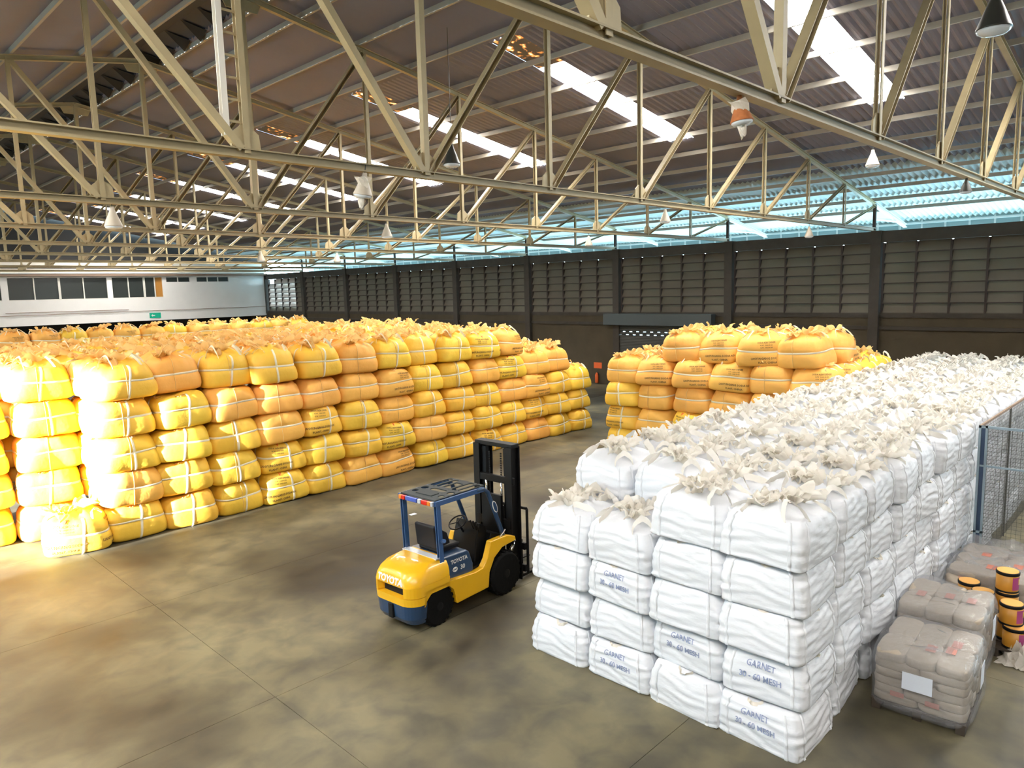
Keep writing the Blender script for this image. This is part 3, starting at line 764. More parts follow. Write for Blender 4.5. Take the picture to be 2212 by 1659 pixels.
def build_yellow_main():
    rng = random.Random(11)
    zl = [0, .735, 1.445, 2.165, 2.90]
    # style read from the photograph, bottom to top; t tie, p plain, x text, b both
    st = ['tptt t', 'ttttpt', 'tttpt', 'bbppt', 'ttbpt', 'pttpp', 'xbpxt', 'tptttx'[:5], 'ttttt', 'bttpb', 'ttpbx', 'pbxp', 'tttp', 'ttt', ]
    key = {'t': 'tie', 'p': 'plain', 'x': 'text', 'b': 'both', ' ': 'tie'}
    nl = [5]*11+[4, 4, 3]
    for c in range(14):
        x = 4.85+1.128*c; s = st[c]
        for l in range(nl[c]):
            is_top = l == nl[c]-1
            y = 16.22+rng.uniform(-.05, .05); dx = rng.uniform(-.05, .05)
            if is_top and l == 4 and c in (2, 7): y += .25
            if l == 4 and c == 1: y += .2
            k = key[s[l]]
            if is_top: p = {'tie': YT[0 if c % 2 else 3], 'plain': YT[1], 'text': YT[2 if c % 2 else 5], 'both': YT[4]}[k]
            else: p = YS[k][rng.randrange(len(YS[k]))]
            sx = rng.uniform(.97, 1.03)
            what = {'tie': 'with crossed white straps', 'plain': 'with plain face', 'text': 'with dark printing', 'both': 'with straps and printing'}[k]
            lab = 'yellow bag %s, %s layer, %s left stack column' % (what, LAY[l] if not (is_top) else 'top', ORD[c])
            put(p, x+dx, y, zl[l], rng.uniform(-.14, .14)+(PI if rng.random() < .0 else 0), lab, 'yellow bags in the front of the left stack', (sx, sx, rng.uniform(.97, 1.03)), (rng.uniform(-.035, .035), rng.uniform(-.035, .035)))
    # rows behind: top layer, plus the layer below where it shows
    for r in range(1, 7):
        for c in range(-1, 14):
            x = 4.75+1.128*c+.15*(r % 2); y = 16.32+1.13*r
            lay = 4 if c <= 10 else (3 if c <= 12 else (3 if r < 5 else 2))
            if c == 10 and r > 3: lay = 4
            if r == 1 and c in (11,): lay = 4 if False else 3
            if c == -1 and r < 2: continue
            p = YT[rng.randrange(6)]
            put(p, x+rng.uniform(-.06, .06), y+rng.uniform(-.06, .06), zl[lay]+(.25 if (r > 3 and 6 < c <= 10) else 0)*.4, rng.uniform(-.3, .3)+rng.randrange(4)*PI/2,
                'yellow bag on top of the left stack, %s row back, %s from its left' % (ORD[r], ORD[c+1]), 'yellow bags on top of the left stack', (1, 1, 1), (rng.uniform(-.07, .07), rng.uniform(-.07, .07)))
            if (r == 1 and c <= 2) or c in (-1,) or (c >= 10 and r <= 4):
                for l in range(lay-1, max(-1, lay-4), -1):
                    put(YS['tie'][rng.randrange(3)], x, y, zl[l], rng.uniform(-.1, .1), 'yellow bag below the top layer, %s row back, %s from left, %s layer' % (ORD[r], ORD[c+1], LAY[l]), 'yellow bags behind the left stack front')
    # single bag on the floor and the sunlit group at the left end
    put(YT[4], 3.86, 16.15, 0, -.25, 'lone yellow bag standing low on the floor before the left stack', 'yellow bags at the left end', (1.02, 1.02, 1.0))
    for i, (x, y, n, nm) in enumerate([(3.80, 17.62, 5, 'front'), (2.60, 17.95, 4, 'left'), (2.2, 19.3, 5, 'outer left'), (3.5, 18.95, 5, 'rear'), (3.2, 20.2, 5, 'far rear')]):
        for l in range(n):
            if i > 2: NB[0] += 1; continue
            p = YT[3] if l == n-1 else YS['tie' if (l+i) % 2 else 'plain'][l % 3]
            put(p, x+rng.uniform(-.05, .05), y, zl[l], rng.uniform(-.2, .2), 'yellow bag in the glaring %s pile left of the main stack, %s layer' % (nm, LAY[l]), 'yellow bags at the left end')
    # separate row far behind
    for c in range(16):
        for l in (3, 4):
            p = YT[rng.randrange(6)] if l == 4 else YS['plain'][c % 3]
            put(p, 3.9+1.13*c, 37.2+rng.uniform(-.08, .08), zl[l]-.05, rng.uniform(-.3, .3), 'yellow bag in the far row below the white wall, %s from left, %s' % (ORD[c], 'top layer' if l == 4 else 'lower layer'), 'yellow bags in the far row')
build_yellow_main()

def build_yellow_right():
    rng = random.Random(21); zl = [0, .70, 1.40, 2.10, 2.84]
    ys = [12.60, 11.45, 10.27, 9.13, 8.03, 6.95]
    st = ['tbtp', 'pppx', 'bbpx', 'tppx', 'tppp', 'tppx']; key = {'t': 'tie', 'p': 'plain', 'x': 'text', 'b': 'both'}
    for c, y in enumerate(ys):
        for l in range(4):
            k = key[st[c][l]]
            p = YS[k][rng.randrange(len(YS[k]))] if (l < 3) else {'plain': YT[1], 'text': YT[2 if c % 2 else 5]}[k]
            put(p, 17.95+rng.uniform(-.05, .05), y, zl[l], -PI/2+rng.uniform(-.12, .12), 'yellow bag of the right stack face, %s layer, %s column from the aisle' % (LAY[l], ORD[c]), 'yellow bags in the face of the right stack', (1, 1, 1), (rng.uniform(-.04, .04), rng.uniform(-.04, .04)))
    for r in range(1, 4):
        for c, y in enumerate(ys):
            put(YT[rng.randrange(6)], 17.95+1.15*r, y+rng.uniform(-.05, .05), zl[3], rng.uniform(-.3, .3)-PI/2, 'yellow bag on the fourth layer of right stack, %s column, %s row back' % (ORD[c], ORD[r]), 'yellow bags on the rear of the right stack')
            if c == 0:
                for l in range(3): put(YS['tie'][l], 17.95+1.15*r, y, zl[l], 0, 'yellow bag on the aisle end of right stack, %s row back, %s layer' % (ORD[r], LAY[l]), 'yellow bags on the aisle end of the right stack')
    for c, (x, y) in enumerate([(18.15, 10.72), (18.2, 9.55), (18.1, 8.42), (18.05, 7.3)]):
        put([YT[1], YT[2], YT[5], YT[1]][c], x, y, zl[4]-.02, -PI/2+rng.uniform(-.2, .2), 'yellow bag riding highest on the right stack, %s of four from left' % ORD[c], 'yellow bags topping the right stack', (1.03, 1.03, 1.02), (.05, -.05))
    for c, (x, y) in enumerate([(19.5, 10.9), (19.5, 9.7), (19.4, 8.5), (19.3, 7.2)]):
        put(YT[rng.randrange(6)], x, y, zl[4]-.03, rng.uniform(-.3, .3), 'yellow bag behind the highest ones of the right stack, %s from left' % ORD[c], 'yellow bags topping the right stack')
build_yellow_right()

def build_white():
    rng = random.Random(31); zl = [0, .505, 1.01, 1.52, 2.03]
    ys = [3.22, 4.12, 5.07, 6.02]
    txt = {(0, 0), (0, 1), (1, 1), (2, 0), (2, 2)}     # column, layer that carries the print
    for c, y in enumerate(ys):
        n = 5 if c < 2 else 4
        for l in range(n):
            if (c, l) in txt: p = WSX[(c+l) % 2]
            elif l == n-1: p = WT[c % 4]
            else: p = WS[rng.randrange(5)]
            k = ' printed in blue' if (c, l) in txt else ''
            put(p, 7.36+rng.uniform(-.03, .03)+(.05 if l % 2 else 0), y+rng.uniform(-.02, .02), zl[l], rng.uniform(-.06, .06), 'white bag%s, left stack face, %s layer, %s column from near corner' % (k, LAY[l] if l < n-1 else 'top', ORD[c]), 'white bags in the left face', (1, .98, 1.0), (rng.uniform(-.03, .03), rng.uniform(-.03, .03)))
    for r in range(1, 18):
        for c, y in enumerate(ys):
            x = 7.40+.985*r; 
            nlay = [5, 5, 5, 5][c]
            if c == 0: ls = range(0, 5) if r < 13 else (3, 4)
            elif r == 1 and c >= 2: ls = (2, 3, 4)
            else: ls = (4,)
            for l in ls:
                p = WT[rng.randrange(6)] if l == 4 else WS[rng.randrange(5)]
                if l == 4: lab = 'white bag on the white stack top, %s row from near end, %s from long face' % (ORD[r], ORD[c])
                elif c: lab = 'white bag set back behind the front columns, %s layer, %s from the long face' % (LAY[l], ORD[c])
                else: lab = 'white bag in the shaded long face, %s column from near corner, %s layer' % (ORD[r], LAY[l])
                put(p, x+rng.uniform(-.04, .04), y+rng.uniform(-.04, .04)+(.04 if c == 0 else 0), zl[l], rng.uniform(-.08, .08), lab, 'white bags on top of the white stack' if l == 4 else 'white bags in the long face', (1.02, 1.0, 1.0), (rng.uniform(-.05, .05), rng.uniform(-.05, .05)))
build_white()
def kill(o):
    for ch in list(o.children): kill(ch)
    bpy.data.objects.remove(o)
for o in PROTOS: kill(o)
print('bags', NB[0])

# ------------------------------------------------------------------ forklift
def build_forklift():
    t = empty('forklift', (7.08, 8.42, 0), math.radians(3)); tag(t, 'yellow and navy forklift truck with black mast parked on the open floor', 'forklift')
    Wd = .46
    def ring(zs, fn): pass
    # counterweight: lofted rounded body, rear end rounded in plan
    def plan(x_r, x_f, hw, rr, n=7):
        pts = [(x_f, -hw)]
        for k in range(n+1):
            a = -PI/2-k/n*PI/2; pts.append((x_r+rr+rr*math.cos(a), -hw+rr+rr*math.sin(a)))
        for k in range(n+1):
            a = PI-k/n*PI/2; pts.append((x_r+rr+rr*math.cos(a), hw-rr+rr*math.sin(a)))
        pts.append((x_f, hw)); return pts
    def loft(levels, name, m, caps=True, bevel=0):
        b = MB(); n = len(levels[0][0]); vs = []
        for pts, z in levels: vs += [(p[0], p[1], (z(p) if callable(z) else z)) for p in pts]
        fs = [(i*n+k, i*n+(k+1) % n, (i+1)*n+(k+1) % n, (i+1)*n+k) for i in range(len(levels)-1) for k in range(n)]
        fs += [tuple(range(n-1, -1, -1)), tuple(range((len(levels)-1)*n, len(levels)*n))]
        return b.add(vs, fs).obj(name, M[m], t, bevel=bevel)
    # navy lower counterweight
    loft([(plan(-1.10, -.90, Wd-.05, .16), .13), (plan(-1.17, -.90, Wd-.02, .22), .22), (plan(-1.19, -.90, Wd+.01, .24), .45)], 'lower_counterweight', 'navy')
    MB().b2(-.92, -.44, -Wd+.22, Wd-.22, .16, .50).obj('rear_axle_housing', M['black'], t)
    arch = [(-.92, .43)]+[(-.64-.33*math.cos(PI*k/10), .30+.30*math.sin(PI*k/10)) for k in range(1, 9)]+[(-.33, .34), (-.33, .62), (-.92, .62)]
    for s in (-1, 1):
        y0, y1 = (-Wd-.015, -Wd+.06) if s < 0 else (Wd-.06, Wd+.015)
        MB().prism(arch, y0, y1, 'y').obj('rear_wheel_arch', M['fkyel'], t)
    # yellow counterweight in bands, with a slot at the rear
    loft([(plan(-1.19, -.92, Wd+.015, .24), .43), (plan(-1.20, -.92, Wd+.015, .24), .545)], 'counterweight_lip', 'fkyel')
    up = loft([(plan(-1.20, -.44, Wd+.015, .24), .70), (plan(-1.19, -.44, Wd+.012, .26), .78), (plan(-1.15, -.44, Wd-.005, .28), .86), (plan(-1.07, -.44, Wd-.04, .28), .925), (plan(-.93, -.44, Wd-.09, .24), .965), (plan(-.80, -.44, Wd-.13, .16), .985)], 'counterweight_top', 'fkyel', bevel=.012)
    loft([(plan(-1.10, -.44, Wd-.02, .22), .55), (plan(-1.10, -.44, Wd-.02, .22), .71)], 'slot_recess', 'black')
    b = MB()
    for s in (-1, 1):   # yellow cheeks beside the slot
        pl = [p for p in plan(-1.20, -.44, Wd+.015, .24)]
        q = [p for p in pl if (p[1]*s > .27)]
        c = [(p[0], p[1]) for p in q]; inner = [(max(p[0]+.12, -1.06) if abs(p[1]) < .46 else p[0], p[1]-s*.06) for p in q[::-1]]
        b.prism(c+inner, .555, .705, 'z')
    b.obj('counterweight_cheek', M['fkyel'], t)
    MB().b2(-1.21, -1.12, -.05, .05, .20, .42).obj('tow_pin_bracket', M['black'], t, bevel=.01)
    # letters on the rear edge
    v, f = TX('TOYOTA', .125, .006); v = np.array(v)
    b = MB(); n_ = []
    for x, y in v:
        z = .735+y; yy = -x*1.05
        rr = Wd+.015-.24
        back = -1.205 if abs(yy) < rr else -1.205+.24-math.sqrt(max(.24**2-(abs(yy)-rr)**2, 0))
        inset = np.interp(z, [.70, .78, .86, .925], [0, .01, .05, .13])
        n_.append((back+inset-.004, yy, z))
    b.add(n_, f).obj('rear_lettering', M['decal'], t)
    # side skirts and floor frame
    side = [(-.40, .60), (-.33, .34), (-.30, .22), (.40, .24), (.43, .48), (.55, .68), (.74, .80), (1.08, .83), (1.06, .90), (.86, .97), (.48, .97), (.38, .72), (.28, .60), (.10, .58), (-.40, .62)]
    for s in (-1, 1):
        y0, y1 = (-Wd-.01, -Wd+.10) if s < 0 else (Wd-.10, Wd+.01)
        MB().prism(side, y0, y1, 'y').obj('side_body', M['fkyel'], t, bevel=.02)
    MB().b2(-.55, .9, -.34, .34, .18, .58).obj('chassis', M['black'], t, bevel=.01)
    MB().b2(.05, .50, -.36, .36, .56, .62).obj('floor_plate', M['black'], t)
    # navy engine hood and seat
    hood = [(-.50, .58), (.13, .58), (.14, .70), (.06, .92), (.0, .96), (-.50, .98)]
    MB().prism(hood, -.40, .40, 'y').obj('engine_hood', M['navy'], t, bevel=.03)
    for txt, sz, x, z in (('TOYOTA', .085, -.17, .83), ('30', .095, -.10, .70)):
        v, f = TX(txt, sz, .003)
        MB().add([(x+p[0], -.404, z+p[1]) for p in v], f).obj('hood_lettering', M['decal'], t)
    b = MB()
    for a, r_ in ((.045, .033), (.02, .02)): b.tube([(-.26+a*math.cos(q/16*2*PI), -.403, .73+r_*math.sin(q/16*2*PI)) for q in range(16)], .006, 4, closed=True)
    b.obj('round_emblem', M['decal'], t)
    MB().prism([(-.42, .98), (.0, .98), (.02, 1.06), (-.40, 1.08)], -.24, .24, 'y').obj('seat_cushion', M['vinyl'], t, bevel=.03)
    MB().prism([(-.46, 1.04), (-.34, 1.06), (-.42, 1.42), (-.50, 1.42)], -.23, .23, 'y').obj('seat_back', M['vinyl'], t, bevel=.035)
    for s in (-1, 1): MB().prism([(-.42, 1.08), (-.20, 1.10), (-.26, 1.28), (-.44, 1.40)], s*.23-.03, s*.23+.03, 'y').obj('seat_wing', M['vinyl'], t, bevel=.02)
    MB().b2(-.62, -.50, -.38, .38, .975, .995).obj('rear_grille', M['silver'], t)
    # overhead guard
    gz = 1.83; x0, x1 = -.62, .50; gw = .40
    for s in (-1, 1):
        MB().extr((-.52, s*(gw-.01), .62 if s < 0 else .9), (-.56, s*(gw-.02), gz), Cp(.08, .06, .012), up=(0, 1, 0)).obj('rear_post', M['blue'], t)
        MB().tube([(.86, s*(gw+.0), .90), (.80, s*gw, 1.05), (.58, s*gw, 1.58), (.50, s*gw, 1.76), (.40, s*gw, gz), (.25, s*gw, gz+.01)], .036, 8).obj('front_post', M['navy'], t, smooth=True)
        MB().extr((x0, s*gw, gz), (x1-.1, s*gw, gz), Rp(.05, .07)).obj('guard_side_rail', M['blue'], t)
    MB().extr((x0+.02, -gw, gz-.01), (x0+.02, gw, gz-.01), Rp(.05, .06)).obj('guard_rear_rail', M['blue'], t)
    # roof plate with real oval openings: built from strips
    zt0, zt1 = gz+.035, gz+.05
    def oval_plate(x0, x1, y0, y1, ox0, ox1, oy0, oy1, b):
        # rectangle with a stadium hole
        n = 8; r = min(ox1-ox0, oy1-oy0)/2; cx_, cy_ = (ox0+ox1)/2, (oy0+oy1)/2; hx, hy = (ox1-ox0)/2, (oy1-oy0)/2
        hole = []; out = []
        for k in range(32):
            a = 2*PI*k/32+PI/32; c, s_ = math.cos(a), math.sin(a)
            hole.append((cx_+(hx-r)*np.sign(c)+r*c, cy_+(hy-r)*np.sign(s_)+r*s_))
            d = 1/max(abs(c), abs(s_)); out.append(((x0+x1)/2+(x1-x0)/2*d*c, (y0+y1)/2+(y1-y0)/2*d*s_))
        for z in (zt0, zt1):
            b.add([(p[0], p[1], z) for p in hole]+[(p[0], p[1], z) for p in out], [(k, (k+1) % 32, 32+(k+1) % 32, 32+k) for k in range(32)])
        b.add([(p[0], p[1], zt0) for p in hole]+[(p[0], p[1], zt1) for p in hole], [(k, (k+1) % 32, 32+(k+1) % 32, 32+k) for k in range(32)])
    b = MB()
    for s in (-1, 1):
        for q in (0, 1):
            ya, yb = (.10+.14*q, .10+.14*(q+1)); ya, yb = (ya, yb) if s > 0 else (-yb, -ya)
            oval_plate(-.06, .46, ya, yb, -.03, .42, ya+.015, yb-.015, b)
        ya, yb = (.20, .38) if s > 0 else (-.38, -.20)
        oval_plate(-.28, -.06, ya, yb, -.25, -.12, ya+.025, yb-.025, b)
        oval_plate(-.50, -.28, ya, yb, -.44, -.33, ya+.04, yb-.04, b)
        b.b2(-.06, .46, s*.09-.012, s*.09+.012, zt0, zt1)
    oval_plate(-.28, -.06, -.20, .20, -.23, -.11, -.16, .16, b)
    b.b2(-.60, -.50, -.38, .38, zt0, zt1).b2(-.50, -.28, -.20, .20, zt0, zt1).b2(-.48, -.32, -.17, .17, zt1, zt1+.012)
    b.b2(.30, .46, -.08, .08, zt0, zt1).b2(-.06, .0, -.08, .08, zt0, zt1)
    b.obj('guard_roof_plate', M['grey'], t)
    for y, m_, w_ in ((.34, 'amber', .06), (.27, 'lens', .08), (.09, 'bluelens', .26), (-.09, 'silver', .07), (-.20, 'lens', .12), (-.30, 'amber', .07), (-.36, 'silver', .04)):
        MB().box((x0-.015, y, gz), (.05, w_*.98, .065)).obj('rear_light', M[m_], t, bevel=.008)
    # cab gear
    MB().prism([(.30, .62), (.62, .62), (.60, 1.15), (.44, 1.24), (.36, 1.0)], -.26, .26, 'y').obj('dashboard', M['black'], t, bevel=.02)
    MB().prism([(.45, .62), (.84, .62), (.84, .98), (.62, 1.05)], -.34, .34, 'y').obj('front_cowl', M['black'], t, bevel=.02)
    c = Vector((.26, .05, 1.24)); rot = Matrix.Rotation(math.radians(-32), 3, 'Y')
    b = MB(); b.tube([c+rot @ Vector((.15*math.cos(a/20*2*PI), .15*math.sin(a/20*2*PI), 0)) for a in range(20)], .012, 6, closed=True)
    for a in (0, 2.1, 4.2): b.tube([c, c+rot @ Vector((.15*math.cos(a), .15*math.sin(a), 0))], .008, 5)
    b.tube([c, (.42, .05, 1.0)], .018, 6).obj('steering_wheel', M['vinyl'], t, smooth=True)
    for y in (-.16, -.22, -.28): MB().tube([(.42, y, 1.1), (.34, y, 1.27)], .007, 5).lathe([(.003, -.018), (.017, -.006), (.017, .008), (.003, .02)], (.34, y, 1.28), 8).obj('hydraulic_lever', M['black'], t, smooth=True)
    MB().b2(.10, .30, .08, .30, .60, .72).obj('inner_step', M['fkyel'], t, bevel=.02)
    MB().tube([(-.53, -.43, 1.25), (-.55, -.50, 1.28)], .03, 8).obj('rear_work_light', M['blue'], t)
    o = MB().prism([(.045*math.cos(k/16*2*PI)+.0, .11*math.sin(k/16*2*PI)) for k in range(16)], -.004, .004, 'y').obj('oval_decal', M['decal'], t, loc=(.62, -gw-.042, 1.50)); o.rotation_euler = (0, math.radians(-22), 0)
    o = MB().prism([(.034*math.cos(k/16*2*PI)+.0, .094*math.sin(k/16*2*PI)) for k in range(16)], -.004, .004, 'y').obj('oval_decal_inner', M['navy'], t, loc=(.62, -gw-.044, 1.50)); o.rotation_euler = (0, math.radians(-22), 0)
    # wheels
    def wheel(x, y, r, wd_, nm):
        wv = MB().lathe([(r*.55, -wd_/2), (r*.9, -wd_/2), (r, -wd_*.36), (r, wd_*.36), (r*.9, wd_/2), (r*.55, wd_/2)], (0, 0, 0), 32, 'y').obj('wheel', M['rubber'], t, loc=(x, y, r), smooth=False)
        b = MB()
        for k in range(20): 
            a = 2*PI*k/20; b.box((r*1.0*math.cos(a), 0, r*1.0*math.sin(a)), (.03, wd_*.8, .045), Matrix.Rotation(-a, 3, 'Y'))
        b.obj('tread_blocks', M['rubber'], wv)
        MB().lathe([(.05, -wd_*.52), (r*.5, -wd_*.40), (r*.56, -wd_*.5), (r*.56, wd_*.5), (r*.5, wd_*.40), (.05, wd_*.52)], (0, 0, 0), 20, 'y').obj('hub', M['black'], wv)
    for s in (-1, 1):
        wheel(.80, s*(Wd-.09), .35, .26, 'front'); wheel(-.64, s*(Wd-.11), .29, .20, 'rear')
    # mast
    H = 2.36
    for s in (-1, 1):
        MB().extr((1.16, s*.36, .08), (1.16, s*.36, H), Ip(.13, .22, .022), up=(1, 0, 0)).obj('outer_mast_rail', M['black'], t)
        MB().extr((1.20, s*.27, .14), (1.20, s*.245, H-.05), Ip(.10, .17, .018), up=(1, 0, 0)).obj('inner_mast_rail', M['black'], t)
        MB().tube([(1.08, s*.17, .2), (1.08, s*.17, 1.35)], .04, 10).obj('lift_cylinder', M['black'], t, smooth=True)
        MB().tube([(1.08, s*.17, 1.35), (1.08, s*.17, 1.80)], .018, 10).obj('lift_rod', M['chrome'], t, smooth=True)
        b = MB()
        for q in range(44): b.box((1.13, s*.13, .5+q*.04), (.014, .026, .028))
        b.obj('lift_chain', M['black'], t)
        MB().tube([(.95, s*.40, .55), (1.12, s*.40, .80)], .03, 8).obj('tilt_cylinder', M['chrome'], t, smooth=True)
    MB().b2(1.08, 1.26, -.42, .42, H-.02, H+.05).obj('mast_top_bar', M['black'], t, bevel=.01)
    MB().b2(1.06, 1.12, -.44, .44, H-.62, H-.50).obj('mast_cross_bar', M['black'], t, bevel=.01)
    MB().b2(1.04, 1.10, -.38, .38, 1.0, 1.14).b2(1.04, 1.10, -.38, .38, .42, .56).obj('mast_tie_bar', M['black'], t)
    MB().b2(1.0, 1.06, -.22, .22, .55, 1.55).obj('hose_panel', M['black'], t, bevel=.01)
    MB().b2(1.30, 1.35, -.46, .46, .20, .32).b2(1.30, 1.35, -.46, .46, .58, .70).obj('carriage', M['black'], t, bevel=.01)
    b = MB()
    b.tube([(1.33, -.50, .2), (1.33, -.50, 1.28), (1.33, -.49, 1.30), (1.33, .49, 1.30), (1.33, .50, 1.28), (1.33, .50, .2)], .025, 6)
    for y in (-.28, 0, .28): b.tube([(1.33, y, .6), (1.33, y, 1.3)], .016, 6)
    b.obj('load_backrest', M['black'], t)
    for s in (-1, 1):
        MB().prism([(1.35, .06), (2.25, .05), (2.25, .065), (1.40, .11), (1.40, .72), (1.35, .72)], s*.28-.05, s*.28+.05, 'y').obj('fork', M['black'], t)
    MB().tube([(.72, -.42, .95), (.86, -.43, 1.06)], .013, 6).obj('grab_lever', M['chrome'], t)
build_forklift()

# ------------------------------------------------------------------ wrapped pallets, drums, cage
def rbox(hx, hy, z0, z1, seed, amp=.02, pin=.06, n=10, m=8, power=4.5, lay=0):
    """soft lumpy block: superellipse plan, rounded top and bottom edges"""
    r = np.random.RandomState(seed); p = r.uniform(0, 6.28, 12); nt = 44
    prof = [(.0, 0), (.82, .0), (.95, .02), (1, .10)]+[(1, .10+.75*k/m) for k in range(1, m)]+[(.985, .88), (.93, .95), (.80, .99), (.5, 1.0), (.0, 1.0)]
    vs = []; fs = []
    for q, (rr, z) in enumerate(prof[1:-1]):
        for k in range(nt):
            a = 2*PI*k/nt; c, s = math.cos(a), math.sin(a)
            e = (abs(c)**power+abs(s)**power)**(-1/power)*rr
            d = 1+amp*(math.sin(5*a+p[0]+6*z)+math.sin(9*a+p[1]-9*z)+.7*math.sin(3*a+p[2]))*.6
            if lay: d += .035*abs(math.sin(PI*lay*z))-.03
            vs.append((hx*e*c*d, hy*e*s*d, z0+(z1-z0)*(z+.02*math.sin(3*a+p[3])*rr*(z > .8)+(.03*math.sin(4*a+p[5])+.02*math.sin(7*a*rr+p[6]))*(z > .9))))
    M_ = len(prof)-2
    fs = [(i*nt+k, i*nt+(k+1) % nt, (i+1)*nt+(k+1) % nt, (i+1)*nt+k) for i in range(M_-1) for k in range(nt)]
    fs += [tuple(range(nt-1, -1, -1)), tuple(range((M_-1)*nt, M_*nt))]
    return MB().add(vs, fs)
def pallet_base(t, hx, hy):
    for q in range(7): MB().b2(-hx+q*(2*hx-.1)/6, -hx+q*(2*hx-.1)/6+.1, -hy, hy, .10, .12).obj('pallet_board', M['wood'], t)
    for y in (-hy+.05, 0, hy-.05): MB().b2(-hx, hx, y-.045, y+.045, 0, .10).obj('pallet_runner', M['wood'], t)
def wrapped_pallet(loc, rz, hx, hy, top, seed, label, sheet):
    t = empty('wrapped_pallet', loc, rz); tag(t, label, 'pallet', 'film wrapped sack pallets')
    pallet_base(t, hx, hy); rng = random.Random(seed)
    nl = 6; h = (top-.12)/nl
    for l in range(nl):
        if l % 2: cells = [(-hx/2, -hy/1.5+hy/1.5*q, hx/2, hy/3) for q in range(3)]+[(hx/2, -hy/1.5+hy/1.5*q, hx/2, hy/3) for q in range(3)]
        else: cells = [(-hx/1.5+hx/1.5*q, -hy/2, hx/3, hy/2) for q in range(3)]+[(-hx/1.5+hx/1.5*q, hy/2, hx/3, hy/2) for q in range(3)]
        for x, y, a, b in cells:
            if rng.random() < 0: continue
            o = rbox(a*1.02, b*1.02, 0, h*1.12, rng.randrange(999), .015, power=5, m=3).obj('sack', M['sack'], t, smooth=True, loc=(x*.97, y*.97, .12+l*h))
            if l == nl-1 or (rng.random() < .25):
                pass
    # faded red prints on top and side sacks
    for q in range(3):
        b = MB().b2(-.09, .09, -.05, .05, 0, .003); b.obj('faded_print', M['sackred'], t, loc=(rng.uniform(-hx*.6, hx*.6), rng.uniform(-hy*.6, hy*.6), top+.028))
    for q in range(2): MB().b2(-.002, .0, -.07, .07, -.03, .03).obj('faded_print', M['sackred'], t, loc=(-hx*1.06, -.15+.35*q, .26))
    rbox(hx*1.10, hy*1.10, .03, top+.06, seed+5, .012, power=6).obj('stretch_wrap', M['film'], t, smooth=True)
    for (x, y, z, ax) in sheet:
        d = (.004, .30, .20) if ax == 'x' else (.22, .004, .26)
        MB().box((0, 0, 0), d).obj('paper_note', M['paper'], t, loc=(x, y, z))
wrapped_pallet((9.03, 2.13, 0), .06, .56, .47, .70, 3, 'front wrapped pallet of tan sacks with a pale paper note, beside the white bags', [(-.625, .0, .47, 'x'), (-.02, -.53, .50, 'y')])
wrapped_pallet((10.22, 2.25, 0), .05, .55, .47, .80, 9, 'second wrapped pallet of tan sacks, right behind the front one', [(-.02, -.53, .58, 'y')])
def open_pallet():
    t = empty('open_pallet', (12.78, 2.08, 0), .03); tag(t, 'open pallet of tan sacks under loose clear plastic before the cage', 'pallet')
    pallet_base(t, .75, .6)
    rng = random.Random(8)
    for l in range(3):
        for x in (-.5, 0, .5):
            for y in (-.3, .3): rbox(.27, .31, 0, .17, rng.randrange(999), .02, power=4, m=3).obj('sack', M['sack'], t, smooth=True, loc=(x, y, .12+l*.14))
    for x, y in ((-.35, .1), (-.1, -.2), (.2, .25)): MB().b2(-.09, .09, -.06, .06, 0, .004).obj('red_print', M['red'], t, loc=(x, y, .58))
    pts = []
    for i in range(15):
        row = []
        for j in range(19):
            u, v_ = (i/14-.5)*2, (j/18-.5)*2; r = max(abs(u), abs(v_))
            z = .64+.05*rng.uniform(-1, 1) if r < .78 else .70*(1-r)/.22*.9+.07+.05*rng.uniform(0, 1)
            if .6 < r < .8: z += .12*rng.uniform(0, 1)
            row.append((v_*.92+.03*rng.uniform(-1, 1), u*.74+.03*rng.uniform(-1, 1), z))
        pts.append(row)
    MB().grid(pts).obj('loose_plastic', M['film'], t, smooth=True)
open_pallet()
for i, (x, y, z, rz, lab) in enumerate([(12.0, 2.42, 0, -.2, 'tan sack lying at the foot of the white stack behind the wrapped pallets'), (12.1, 2.47, .24, .25, 'tan sack lying on top of another beside the white stack')]):
    t = empty('sack', (x, y, z), rz); tag(t, lab, 'sack', 'loose tan sacks'); rbox(.36, .22, 0, .25, 60+i, .05, power=3, m=4).obj('body', M['sack'], t, smooth=True)
    MB().b2(-.20, -.05, -.06, .06, .245, .252).obj('printed_panel', M['sackred'], t)
def drum(x, y, z, lab, label_side=True, rz=0.):
    t = empty('drum', (x, y, z), rz); tag(t, lab, 'drum', 'orange drums behind the wrapped pallets')
    r, h = .132, .275
    MB().lathe([(r*.97, 0), (r, .01), (r, h)], n=28).obj('body', M['drum'], t, smooth=True)
    MB().lathe([(r*1.03, h-.035), (r*1.05, h-.02), (r*1.05, h+.004), (r*1.0, h+.006)], n=28).obj('rim', M['black'], t, smooth=True)
    MB().lathe([(r*1.03, 0), (r*1.03, .03)], n=28).obj('bottom_ring', M['black'], t, smooth=True)
    MB().lathe([(r*.96, h), (r*.96, h+.012)], n=28).obj('lid', M['drumlid'], t)
    if label_side:
        b = MB(); a0, a1 = math.radians(-150), math.radians(-60); n = 10
        b.grid([[(r*1.006*math.cos(a0+(a1-a0)*k/n), r*1.006*math.sin(a0+(a1-a0)*k/n), zz) for k in range(n+1)] for zz in (.05, h-.05)]).obj('label', M['druml'], t, smooth=True)
        b = MB(); a0, a1 = math.radians(-110), math.radians(-85)
        b.grid([[(r*1.012*math.cos(a0+(a1-a0)*k/4), r*1.012*math.sin(a0+(a1-a0)*k/4), zz) for k in range(5)] for zz in (.12, .20)]).obj('yellow_mark', M['druml2'], t)
